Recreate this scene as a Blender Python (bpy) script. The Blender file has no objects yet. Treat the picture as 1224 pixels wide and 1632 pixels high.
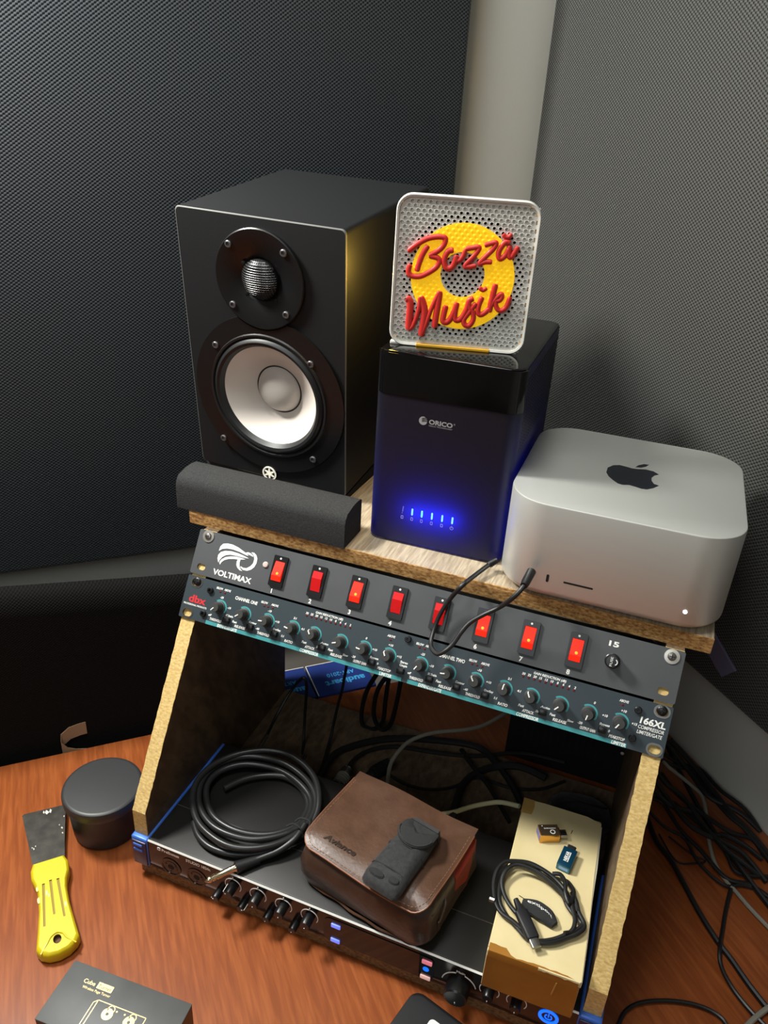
import bpy, bmesh, math, random
from mathutils import Vector, Matrix
random.seed(7)
S = 0.001                      # everything below is written in millimetres
sc = bpy.context.scene
C = sc.collection
pi = math.pi

# ------------------------------------------------------------------ camera, world, lights, exposure
cam_d = bpy.data.cameras.new('camera'); cam = bpy.data.objects.new('camera', cam_d); C.objects.link(cam)
def cam_axes(yaw, pitch, roll):
    f = Vector((-math.sin(yaw)*math.cos(pitch), math.cos(yaw)*math.cos(pitch), -math.sin(pitch)))
    r = Vector((math.cos(yaw), math.sin(yaw), 0)); u = r.cross(f)
    return (math.cos(roll)*r+math.sin(roll)*u, -math.sin(roll)*r+math.cos(roll)*u, f)
CR, CU, CF = cam_axes(0.3408, 0.4788, 0.0632)
cam.matrix_world = Matrix(((CR.x, CU.x, -CF.x, 0.41156), (CR.y, CU.y, -CF.y, -0.45048), (CR.z, CU.z, -CF.z, 0.74149), (0, 0, 0, 1)))
cam_d.sensor_fit = 'VERTICAL'; cam_d.sensor_height = 36.0; cam_d.lens = 1245.25/1632*36.0
cam_d.clip_start = 0.01
sc.camera = cam

w = bpy.data.worlds.new('world'); sc.world = w; w.use_nodes = True
w.node_tree.nodes['Background'].inputs[0].default_value = (0.75, 0.85, 1.0, 1)
w.node_tree.nodes['Background'].inputs[1].default_value = 0.05

def area(name, loc, target, size, watt, col):
    d = bpy.data.lights.new(name, 'AREA'); d.shape = 'DISK'; d.size = size; d.energy = watt; d.color = col
    o = bpy.data.objects.new(name, d); C.objects.link(o); o.location = loc
    o.rotation_euler = (Vector(target)-Vector(loc)).to_track_quat('-Z', 'Y').to_euler()
    return o
def point(name, loc, watt, col, rad=0.004, parent=None):
    d = bpy.data.lights.new(name, 'POINT'); d.energy = watt; d.color = col; d.shadow_soft_size = rad
    o = bpy.data.objects.new(name, d); C.objects.link(o); o.location = loc
    if parent: o.parent = parent
    return o
area('desk_lamp_light', (-0.43, 0.0, 1.09), (0.25, 0.12, 0.25), 0.2, 17.0, (1.0, 0.985, 0.93))
area('ceiling_light', (0.05, -0.12, 1.69), (0.2, 0.1, 0.2), 0.45, 11.0, (0.98, 1.0, 0.97))
area('front_fill_light', (0.1, -1.5, 1.55), (0.25, 0.3, 0.5), 0.9, 8.0, (0.90, 0.97, 1.0))  # soft fill added on the camera side, no visible source

vs = sc.view_settings; vs.view_transform = 'Standard'; vs.look = 'None'; vs.gamma = 1.0; vs.use_curve_mapping = False
vs.exposure = 0.0

# ------------------------------------------------------------------ materials
def lin(c):
    return tuple((v/255/12.92 if v/255 <= 0.04045 else ((v/255+0.055)/1.055)**2.4) for v in c)+(1.0,)
MATS = {}
class NT:
    def __init__(s, m): s.n = m.node_tree.nodes; s.l = m.node_tree.links; s.b = s.n['Principled BSDF']
    def new(s, t, **k):
        n = s.n.new(t)
        for a, v in k.items(): setattr(n, a, v)
        return n
    def link(s, a, b): s.l.new(a, b)
def mat(name, rgb, rough=0.5, metal=0.0, spec=0.5, emit=None, es=0.0, noise=None, bump=None, coat=0.0, sheen=0.0, alpha=None, trans=0.0, sss=0.0):
    """noise=(scale, amount, rgb2[, stretch]) mixes a second tone; bump=(scale, strength, dist)"""
    if name in MATS: return MATS[name]
    m = bpy.data.materials.new(name); m.use_nodes = True; MATS[name] = m
    t = NT(m); b = t.b
    b.inputs['Base Color'].default_value = lin(rgb); b.inputs['Roughness'].default_value = rough
    b.inputs['Metallic'].default_value = metal; b.inputs['Specular IOR Level'].default_value = spec
    b.inputs['Coat Weight'].default_value = coat; b.inputs['Sheen Weight'].default_value = sheen
    b.inputs['Transmission Weight'].default_value = trans
    if sss: b.inputs['Subsurface Weight'].default_value = sss; b.inputs['Subsurface Radius'].default_value = (0.004, 0.004, 0.004)
    if emit: b.inputs['Emission Color'].default_value = lin(emit); b.inputs['Emission Strength'].default_value = es
    if noise or bump:
        tc = t.new('ShaderNodeTexCoord')
    if noise:
        mp = t.new('ShaderNodeMapping'); t.link(tc.outputs['Object'], mp.inputs['Vector'])
        if len(noise) > 3: mp.inputs['Scale'].default_value = noise[3]
        if len(noise) > 4: mp.inputs['Rotation'].default_value = noise[4]
        nz = t.new('ShaderNodeTexNoise'); nz.inputs['Scale'].default_value = noise[0]; nz.inputs['Detail'].default_value = 5
        t.link(mp.outputs['Vector'], nz.inputs['Vector'])
        rp = t.new('ShaderNodeValToRGB'); rp.color_ramp.elements[0].position = 0.5-noise[1]/2; rp.color_ramp.elements[1].position = 0.5+noise[1]/2
        rp.color_ramp.elements[0].color = lin(rgb); rp.color_ramp.elements[1].color = lin(noise[2])
        t.link(nz.outputs['Fac'], rp.inputs['Fac']); t.link(rp.outputs['Color'], b.inputs['Base Color'])
    if bump:
        nb = t.new('ShaderNodeTexNoise'); nb.inputs['Scale'].default_value = bump[0]; nb.inputs['Detail'].default_value = 4
        t.link(tc.outputs['Object'], nb.inputs['Vector'])
        bp = t.new('ShaderNodeBump'); bp.inputs['Strength'].default_value = bump[1]; bp.inputs['Distance'].default_value = bump[2]
        t.link(nb.outputs['Fac'], bp.inputs['Height']); t.link(bp.outputs['Normal'], b.inputs['Normal'])
    return m

def weave(name, dark, light, pu, pv, rough=0.55, sheen=0.25):
    """egg-crate speaker cloth: threads cross on the local x / z plane, real bump plus thread colour"""
    m = bpy.data.materials.new(name); m.use_nodes = True; t = NT(m)
    tc = t.new('ShaderNodeTexCoord'); sp = t.new('ShaderNodeSeparateXYZ'); t.link(tc.outputs['Object'], sp.inputs[0])
    def sine(sock, per):
        a = t.new('ShaderNodeMath', operation='MULTIPLY'); a.inputs[1].default_value = 2*pi/(per*S); t.link(sock, a.inputs[0])
        b = t.new('ShaderNodeMath', operation='SINE'); t.link(a.outputs[0], b.inputs[0]); return b.outputs[0]
    mu = t.new('ShaderNodeMath', operation='MULTIPLY'); t.link(sine(sp.outputs[0], pu), mu.inputs[0]); t.link(sine(sp.outputs[2], pv), mu.inputs[1])
    mr = t.new('ShaderNodeMapRange'); mr.inputs[1].default_value = -0.6; mr.inputs[2].default_value = 0.5; t.link(mu.outputs[0], mr.inputs[0])
    nz = t.new('ShaderNodeTexNoise'); nz.inputs['Scale'].default_value = 9; t.link(tc.outputs['Object'], nz.inputs['Vector'])
    mx = t.new('ShaderNodeMix', data_type='RGBA'); mx.inputs[6].default_value = lin(dark); mx.inputs[7].default_value = lin(light)
    t.link(mr.outputs[0], mx.inputs[0]); t.link(mx.outputs[2], t.b.inputs['Base Color'])
    bp = t.new('ShaderNodeBump'); bp.inputs['Strength'].default_value = 0.6; bp.inputs['Distance'].default_value = 0.0008
    t.link(mr.outputs[0], bp.inputs['Height']); t.link(bp.outputs['Normal'], t.b.inputs['Normal'])
    t.b.inputs['Roughness'].default_value = rough; t.b.inputs['Specular IOR Level'].default_value = 0.35 if sheen > .1 else 0.12
    t.b.inputs['Sheen Weight'].default_value = sheen; t.b.inputs['Sheen Roughness'].default_value = 0.4
    return m
def smoked(name, rgb, thru, share):
    """dark plastic that lets a little light through from a lamp behind it"""
    m = mat(name, rgb, 0.45); t = NT(m); out = t.n['Material Output']
    tr = t.new('ShaderNodeBsdfTranslucent'); tr.inputs[0].default_value = lin(thru)
    mx = t.new('ShaderNodeMixShader'); mx.inputs[0].default_value = share
    t.link(t.b.outputs[0], mx.inputs[1]); t.link(tr.outputs[0], mx.inputs[2]); t.link(mx.outputs[0], out.inputs[0])
    return m
def chip(name, a, b_, c):
    """raw chipboard edge: coarse chips, fine specks"""
    m = bpy.data.materials.new(name); m.use_nodes = True; t = NT(m)
    tc = t.new('ShaderNodeTexCoord'); vo = t.new('ShaderNodeTexVoronoi'); vo.inputs['Scale'].default_value = 700
    mp = t.new('ShaderNodeMapping'); mp.inputs['Scale'].default_value = (0.55, 1.0, 1.0); t.link(tc.outputs['Object'], mp.inputs[0]); t.link(mp.outputs[0], vo.inputs['Vector'])
    nz = t.new('ShaderNodeTexNoise'); nz.inputs['Scale'].default_value = 520; nz.inputs['Detail'].default_value = 6; t.link(mp.outputs[0], nz.inputs['Vector'])
    r1 = t.new('ShaderNodeValToRGB'); e = r1.color_ramp.elements; e[0].position = 0.3; e[0].color = lin(c); e[1].position = 0.62; e[1].color = lin(b_)
    k = e.new(0.47); k.color = lin(a); t.link(nz.outputs['Fac'], r1.inputs[0])
    mx = t.new('ShaderNodeMix', data_type='RGBA', blend_type='MULTIPLY'); mx.inputs[0].default_value = 0.2
    hs = t.new('ShaderNodeRGBToBW'); t.link(vo.outputs['Color'], hs.inputs[0]); t.link(r1.outputs[0], mx.inputs[6]); t.link(hs.outputs[0], mx.inputs[7]); t.link(mx.outputs[2], t.b.inputs['Base Color'])
    bp = t.new('ShaderNodeBump'); bp.inputs['Strength'].default_value = 0.2; bp.inputs['Distance'].default_value = 0.0003
    t.link(nz.outputs['Fac'], bp.inputs['Height']); t.link(bp.outputs['Normal'], t.b.inputs['Normal']); t.b.inputs['Roughness'].default_value = 0.8
    return m
def grain(name, a, b_, scale, stretch, rot=(0, 0, 0), rough=0.45, spec=0.4, c=None):
    m = bpy.data.materials.new(name); m.use_nodes = True; t = NT(m)
    tc = t.new('ShaderNodeTexCoord'); mp = t.new('ShaderNodeMapping'); mp.inputs['Rotation'].default_value = rot
    mp2 = t.new('ShaderNodeMapping'); mp2.inputs['Scale'].default_value = stretch
    t.link(tc.outputs['Object'], mp.inputs[0]); t.link(mp.outputs[0], mp2.inputs[0])
    nz = t.new('ShaderNodeTexNoise'); nz.inputs['Scale'].default_value = scale; nz.inputs['Detail'].default_value = 7; nz.inputs['Distortion'].default_value = 0.4
    t.link(mp2.outputs[0], nz.inputs['Vector'])
    rp = t.new('ShaderNodeValToRGB'); e = rp.color_ramp.elements; e[0].position = 0.36; e[0].color = lin(a); e[1].position = 0.66; e[1].color = lin(b_)
    if c: k = e.new(0.52); k.color = lin(c)
    t.link(nz.outputs['Fac'], rp.inputs[0]); t.link(rp.outputs[0], t.b.inputs['Base Color'])
    t.b.inputs['Roughness'].default_value = rough; t.b.inputs['Specular IOR Level'].default_value = spec
    return m

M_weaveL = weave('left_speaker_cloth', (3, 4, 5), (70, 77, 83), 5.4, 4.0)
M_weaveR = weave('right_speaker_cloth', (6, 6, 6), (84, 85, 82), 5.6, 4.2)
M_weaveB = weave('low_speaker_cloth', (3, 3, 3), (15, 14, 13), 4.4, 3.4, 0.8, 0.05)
M_wall = mat('wall_paint', (214, 214, 206), 0.85, bump=(220, 0.25, 0.0006))
M_wallshade = mat('wall_shade_grey', (92, 88, 82), 0.85)  # shade behind the desk, put into the wall colour
M_ceil = mat('ceiling_paint', (205, 203, 195), 0.9)
M_floor = grain('floor_boards', (96, 70, 50), (128, 96, 70), 14, (1, 8, 1))
M_desk = grain('desk_laminate', (134, 68, 31), (158, 86, 42), 26, (9, 0.7, 1), (0, 0, 0), 0.38, 0.5, (146, 77, 36))
M_deskedge = mat('desk_edge_band', (132, 66, 34), 0.5)
M_chipY = chip('chipboard_side_edge', (216, 184, 116), (230, 201, 136), (200, 166, 102))
M_chipD = chip('chipboard_base_edge', (122, 90, 56), (146, 110, 70), (92, 64, 38))
M_guard = mat('dark_wire_guard', (84, 84, 84), 0.35, 0.9)
M_chipO = chip('chipboard_top_edge', (176, 130, 74), (208, 164, 102), (130, 88, 48))
M_lam = grain('grey_oak_laminate', (150, 134, 112), (192, 176, 150), 30, (14, 1.2, 1), rough=0.5)
M_lamD = grain('brown_oak_laminate', (82, 66, 50), (112, 92, 70), 26, (6, 3, 1.2), (math.radians(-32), 0, 0), 0.55)
M_blkvinyl = mat('black_vinyl', (17, 18, 20), 0.6, spec=0.35, bump=(900, 0.25, 0.0003))
M_blkgloss = mat('black_gloss_plastic', (8, 8, 9), 0.08, spec=0.6)
M_blkmat = mat('black_matte_plastic', (24, 24, 27), 0.5)
M_blksatin = mat('black_satin_plastic', (16, 16, 17), 0.32)
M_rubber = mat('black_rubber', (22, 23, 24), 0.45)
M_cable = mat('black_cable_jacket', (20, 20, 21), 0.38)
M_cableD = mat('dull_black_cable_jacket', (14, 13, 13), 0.6)
M_foam = mat('charcoal_foam', (44, 45, 46), 0.95, noise=(700, 0.5, (62, 62, 62)), bump=(1100, 0.7, 0.0008), spec=0.1)
M_cone = mat('white_cone', (232, 222, 212), 0.5, bump=(500, 0.1, 0.0003))
M_cap = mat('grey_white_dust_cap', (205, 198, 190), 0.45)
M_chrome = mat('polished_metal', (225, 222, 214), 0.2, 1.0)
M_steel = mat('dull_steel', (150, 148, 144), 0.35, 1.0)
M_zinc = mat('zinc_washer', (205, 200, 190), 0.35, 0.9)
M_screwblk = mat('blackened_screw', (48, 48, 50), 0.35, 0.8)
M_screwgr = mat('grey_screw', (120, 120, 122), 0.35, 0.8)
M_knob = mat('charcoal_knob', (50, 51, 50), 0.55)
M_coil = mat('grey_black_cable_jacket', (38, 38, 38), 0.34)
M_white = mat('white_print', (235, 235, 230), 0.6)
M_grey = mat('grey_print', (150, 150, 152), 0.6)
M_volt = mat('charcoal_plate_paint', (66, 68, 71), 0.5, bump=(1500, 0.15, 0.0002), noise=(30, 0.6, (74, 76, 78)))
M_dbx = mat('blue_black_plate_paint', (44, 55, 61), 0.5, bump=(1500, 0.1, 0.0002))
M_teal = mat('teal_print', (60, 142, 146), 0.55)
M_red = mat('red_print', (196, 40, 48), 0.55)
M_redoff = mat('red_rocker_faint', (196, 26, 30), 0.25, spec=0.6, emit=(200, 10, 10), es=0.12)  # switched-off rocker; a faint emission brightens its red
M_redon = mat('red_rocker_lit', (235, 40, 26), 0.25, spec=0.6, emit=(255, 36, 12), es=0.75)
M_glow = mat('orange_neon_glow', (255, 140, 40), 0.4, emit=(255, 120, 25), es=2.2)
M_ledred = mat('dark_red_led', (110, 20, 26), 0.3)
M_ledoff = mat('pale_led', (200, 182, 176), 0.3)
M_blueled = mat('blue_led', (60, 90, 255), 0.3, emit=(40, 70, 255), es=14)
M_whiteled = mat('white_led', (255, 255, 250), 0.3, emit=(255, 255, 250), es=3)
M_alu = mat('silver_aluminium', (226, 227, 221), 0.46, 0.75, bump=(3000, 0.04, 0.0001))
M_ink = mat('blue_black_mirror_logo', (20, 24, 36), 0.12, 0.2)
M_slot = mat('dark_slot', (10, 10, 10), 0.8)
M_shell = mat('white_printed_plastic', (214, 212, 204), 0.42, sss=0.15)
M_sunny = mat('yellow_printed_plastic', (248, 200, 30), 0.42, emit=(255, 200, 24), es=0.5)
M_amber = mat('amber_printed_plastic', (214, 160, 26), 0.5)
M_letter = mat('red_printed_plastic', (212, 52, 46), 0.38)
M_cheek = mat('blue_metal_cheek', (66, 116, 214), 0.35, 0.25)
M_navy = mat('navy_end_cap', (38, 34, 70), 0.35)
M_iface = mat('black_anodised_metal', (30, 29, 28), 0.42, 0.3)
M_face = mat('brown_black_glossy_face', (26, 20, 18), 0.16, spec=0.6)
M_lightblue = mat('lit_blue_button', (120, 140, 240), 0.4, emit=(110, 130, 255), es=0.8)
M_pink = mat('lit_pink_button', (235, 140, 155), 0.4, emit=(240, 130, 150), es=0.5)
M_peach = mat('lit_peach_button', (235, 190, 180), 0.4, emit=(240, 190, 180), es=0.45)
M_azure = mat('lit_azure_ring', (20, 110, 230), 0.4, emit=(10, 100, 255), es=1.4)
M_leather = mat('brown_leather', (74, 50, 36), 0.38, noise=(60, 0.5, (92, 64, 48)), bump=(260, 0.35, 0.0008))
M_leatherD = mat('dark_brown_leather', (52, 38, 31), 0.36, noise=(50, 0.5, (68, 50, 40)), bump=(200, 0.4, 0.001))
M_piping = mat('orange_edge_piping', (140, 86, 56), 0.45)
M_redgus = mat('red_leather_gusset', (140, 44, 28), 0.5)
M_emboss = mat('embossed_dark_leather', (52, 38, 32), 0.4)
M_nylon = mat('black_nylon', (20, 20, 21), 0.75, noise=(260, 0.5, (46, 46, 46)), bump=(1200, 0.6, 0.0006), sheen=0.15)
M_velcro = mat('grey_black_velcro', (46, 46, 47), 0.95, bump=(1500, 0.9, 0.001))
M_card = mat('cream_cardboard', (222, 206, 158), 0.75, noise=(28, 0.6, (206, 188, 138)), bump=(90, 0.15, 0.0006))
M_cardedge = mat('white_cardboard_edge', (236, 228, 204), 0.8)
M_tape = mat('brown_packing_tape', (150, 100, 34), 0.22, noise=(40, 0.5, (164, 112, 42)))
M_gold = mat('gold_metal', (220, 168, 84), 0.25, 0.9)
M_brownm = mat('bronze_brown_metal', (84, 68, 52), 0.35, 0.5)
M_petrol = mat('petrol_blue_metal', (22, 72, 98), 0.3, 0.5)
M_yellow = mat('yellow_handle_plastic', (216, 194, 26), 0.4)
M_blade = mat('stained_blade_steel', (44, 42, 38), 0.4, 0.5, noise=(90, 0.3, (62, 60, 54)))
M_plaster = mat('dried_plaster', (225, 220, 208), 0.9)
M_boxgrey = mat('grey_black_carton', (70, 72, 72), 0.5, noise=(24, 0.6, (92, 94, 92)))
M_goldprint = mat('gold_foil_print', (214, 188, 130), 0.35, 0.6)
M_navybox = mat('navy_printed_card', (34, 56, 128), 0.5)
M_cyanprint = mat('sky_blue_print', (74, 176, 240), 0.5, emit=(60, 160, 240), es=0.0)
M_cream = mat('cream_cable_jacket', (206, 200, 160), 0.5)
M_greyc = mat('grey_cable_jacket', (138, 134, 122), 0.5)
M_peel = mat('peeling_edge_strip', (150, 126, 98), 0.7)
M_velt = mat('purple_grey_hook_tape', (112, 106, 132), 0.9, bump=(700, 0.5, 0.0006))
M_smoke = smoked('smoked_black_plastic', (13, 13, 16), (130, 130, 220), 0.08)
M_dust = mat('dark_grille_mesh', (20, 20, 21), 0.4, 0.4)

# ------------------------------------------------------------------ mesh helpers
class MB:
    def __init__(s): s.bm = bmesh.new()
    def verts(s, pts): return [s.bm.verts.new((p[0]*S, p[1]*S, p[2]*S)) for p in pts]
    def face(s, vs):
        try: return s.bm.faces.new(vs)
        except ValueError: return None
    def box(s, x0, x1, y0, y1, z0, z1, bev=0, seg=2, M=None):
        t = bmesh.new(); bmesh.ops.create_cube(t, size=1)
        for v in t.verts: v.co = Vector(((x0+x1)/2+v.co.x*(x1-x0), (y0+y1)/2+v.co.y*(y1-y0), (z0+z1)/2+v.co.z*(z1-z0)))
        if bev: bmesh.ops.bevel(t, geom=t.edges[:], offset=bev, segments=seg, profile=0.5, affect='EDGES', clamp_overlap=True)
        return s.merge(t, M)
    def merge(s, t, M=None):
        if M: t.transform(M)
        mp = {v: s.bm.verts.new(v.co*S) for v in t.verts}
        for f in t.faces:
            s.face([mp[v] for v in f.verts])
        t.free(); return s
    def loft(s, rings, cap0=True, cap1=True, close=True):
        R = [s.verts(r) for r in rings]
        for a, b in zip(R, R[1:]):
            n = len(a)
            for i in range(n if close else n-1):
                j = (i+1) % n; s.face([a[i], a[j], b[j], b[i]])
        if cap0: s.face(R[0][::-1])
        if cap1: s.face(R[-1])
        return s
    def lathe_y(s, cx, cz, prof, n=48, cap1=False, cap0=False):
        """profile of (radius, y), axis along y"""
        rings = [[(cx+r*math.cos(2*pi*i/n), y, cz+r*math.sin(2*pi*i/n)) for i in range(n)] for r, y in prof]
        return s.loft(rings, cap0, cap1)
    def lathe_z(s, cx, cy, prof, n=48, cap0=True, cap1=True):
        rings = [[(cx+r*math.cos(2*pi*i/n), cy+r*math.sin(2*pi*i/n), z) for i in range(n)] for r, z in prof]
        return s.loft(rings, cap0, cap1)
    def prism(s, loop, holes=(), d0=0, d1=1, plane='xz'):
        """2-D outline with holes, extruded d0..d1 along the plane's normal"""
        P = {'xz': lambda u, v, d: (u, d, v), 'xy': lambda u, v, d: (u, v, d), 'yz': lambda u, v, d: (d, u, v)}[plane]
        t = bmesh.new(); E = []; loops = [loop]+list(holes)
        for L in loops:
            vs = [t.verts.new((p[0], p[1], 0)) for p in L]
            E += [t.edges.new((vs[i], vs[(i+1) % len(vs)])) for i in range(len(vs))]
        bmesh.ops.triangle_fill(t, use_beauty=True, use_dissolve=False, edges=E, normal=(0, 0, 1))
        t.verts.index_update(); co = [(v.co.x, v.co.y) for v in t.verts]; fs = [[v.index for v in f.verts] for f in t.faces]
        t.free()
        A = s.verts([P(u, v, d0) for u, v in co]); B = s.verts([P(u, v, d1) for u, v in co])
        for f in fs:
            s.face([A[i] for i in f]); s.face([B[i] for i in reversed(f)])
        k = 0
        for L in loops:
            n = len(L)
            for i in range(n):
                a, b = k+i, k+(i+1) % n
                s.face([A[a], A[b], B[b], B[a]])
            k += n
        return s
    def tube(s, pts, r, n=10, smooth=True, sub=5, sx=1.0, sy=1.0, cap=True):
        pts = [Vector(p) for p in pts]
        if smooth and len(pts) > 2:
            q = []
            for i in range(len(pts)-1):
                p0, p1, p2, p3 = pts[max(i-1, 0)], pts[i], pts[i+1], pts[min(i+2, len(pts)-1)]
                for k in range(sub):
                    t = k/sub
                    q.append(0.5*((2*p1)+(p2-p0)*t+(2*p0-5*p1+4*p2-p3)*t*t+(3*p1-p0-3*p2+p3)*t**3))
            q.append(pts[-1]); pts = q
        up = Vector((0, 0, 1)); rings = []; nrm = None
        for i, p in enumerate(pts):
            T = (pts[min(i+1, len(pts)-1)]-pts[max(i-1, 0)]).normalized()
            if nrm is None:
                nrm = (up-T*up.dot(T)) if abs(T.z) < 0.95 else Vector((1, 0, 0))-T*T.x
            nrm = (nrm-T*nrm.dot(T)).normalized(); bn = T.cross(nrm)
            rr = r(i/(len(pts)-1)) if callable(r) else r
            rings.append([tuple(p+bn*(rr*sx*math.cos(2*pi*k/n))+nrm*(rr*sy*math.sin(2*pi*k/n))) for k in range(n)])
        return s.loft(rings, cap, cap)
    def ribbon(s, pts, wd, y0, y1, sub=6):
        """brush stroke on the local x/z plane, rounded ends, domed front towards -y"""
        P = [Vector((p[0], 0, p[1])) for p in pts]; q = []
        for i in range(len(P)-1):
            p0, p1, p2, p3 = P[max(i-1, 0)], P[i], P[i+1], P[min(i+2, len(P)-1)]
            for k in range(sub):
                t = k/sub; q.append(0.5*((2*p1)+(p2-p0)*t+(2*p0-5*p1+4*p2-p3)*t*t+(3*p1-p0-3*p2+p3)*t**3))
        q.append(P[-1]); rings = []; n = len(q)
        for i, p in enumerate(q):
            T = (q[min(i+1, n-1)]-q[max(i-1, 0)]).normalized(); N = Vector((-T.z, 0, T.x))
            e = min(i, n-1-i); h = wd/2*(0.62 if e == 0 else 0.9 if e == 1 else 1.0)
            rings.append([(p+N*a*h+Vector((0, yy, 0)))[:] for a, yy in ((-1, y1), (-1, y0+0.9), (-0.6, y0+0.15), (0, y0), (0.6, y0+0.15), (1, y0+0.9), (1, y1))])
        return s.loft(rings)
    def quad(s, a, b, c, d): s.face(s.verts([a, b, c, d])); return s
    def build(s, name, m, parent=None, smooth=True, ang=35, loc=None):
        bm = s.bm; bmesh.ops.recalc_face_normals(bm, faces=bm.faces[:])
        me = bpy.data.meshes.new(name); bm.to_mesh(me); bm.free()
        for k in (m if isinstance(m, (list, tuple)) else [m]): me.materials.append(k)
        if smooth:
            me.shade_smooth()
            try: me.set_sharp_from_angle(angle=math.radians(ang))
            except Exception: pass
        o = bpy.data.objects.new(name, me); C.objects.link(o)
        if parent: o.parent = parent
        return o
def tag(o, label=None, cat=None, group=None, kind=None):
    for k, v in (('label', label), ('category', cat), ('group', group), ('kind', kind)):
        if v: o[k] = v
    return o
def thing(name, label, cat, loc, rot=None, group=None):
    o = bpy.data.objects.new(name, None); C.objects.link(o); o.empty_display_size = 0.02
    M = (rot.to_4x4() if rot else Matrix.Identity(4)); M.translation = Vector(loc)*S
    o.matrix_world = M
    return tag(o, label, cat, group)
def copy_tree(o, parent=None):
    c = o.copy(); C.objects.link(c)
    if parent: c.parent = parent
    for ch in [k for k in C.objects if k.parent == o]: copy_tree(ch, c)
    return c
Rz = lambda d: Matrix.Rotation(math.radians(d), 3, 'Z')
def arc(cx, cz, r, a0, a1, n): return [(cx+r*math.cos(math.radians(a0+(a1-a0)*i/(n-1))), cz+r*math.sin(math.radians(a0+(a1-a0)*i/(n-1)))) for i in range(n)]
def circ(cx, cz, r, n=24): return [(cx+r*math.cos(2*pi*i/n), cz+r*math.sin(2*pi*i/n)) for i in range(n)]
def rrect(x0, x1, z0, z1, r, n=5):
    return arc(x1-r, z1-r, r, 0, 90, n)+arc(x0+r, z1-r, r, 90, 180, n)+arc(x0+r, z0+r, r, 180, 270, n)+arc(x1-r, z0+r, r, 270, 360, n)
def band(cx, cz, r0, r1, a0, a1, n=14): return arc(cx, cz, r1, a0, a1, n)+arc(cx, cz, r0, a1, a0, n)

TXT = {}
def glyphs(s, bold=0.0, shear=0.0):
    k = (s, bold, shear)
    if k in TXT: return TXT[k]
    cu = bpy.data.curves.new('t', 'FONT'); cu.body = s; cu.size = 1.0; cu.offset = bold; cu.shear = shear; cu.resolution_u = 3
    o = bpy.data.objects.new('t', cu); me = bpy.data.meshes.new_from_object(o)
    vs = [(v.co.x, v.co.y) for v in me.vertices]; fs = [tuple(p.vertices) for p in me.polygons]
    bpy.data.objects.remove(o); bpy.data.meshes.remove(me); bpy.data.curves.remove(cu)
    TXT[k] = (vs, fs); return TXT[k]
def text(mb, s, x, z, h, wd=None, align='c', bold=0.0, shear=0.0, f=None):
    """flat lettering, x = centre (or left) and z = bottom of the capitals; f maps (u, v) to 3-D"""
    vs, fs = glyphs(s, bold, shear)
    if not vs: return mb
    x0 = min(v[0] for v in vs); x1 = max(v[0] for v in vs)
    k = h/0.70; kx = k if wd is None else wd/(x1-x0)
    off = x-(x0+x1)/2*kx if align == 'c' else x-x0*kx
    P = mb.verts([f(off+v[0]*kx, z+v[1]*k) for v in vs])
    for q in fs: mb.face([P[i] for i in q])
    return mb
fxz = lambda y: (lambda u, v: (u, y, v))
fxy = lambda z: (lambda u, v: (u, v, z))

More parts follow.
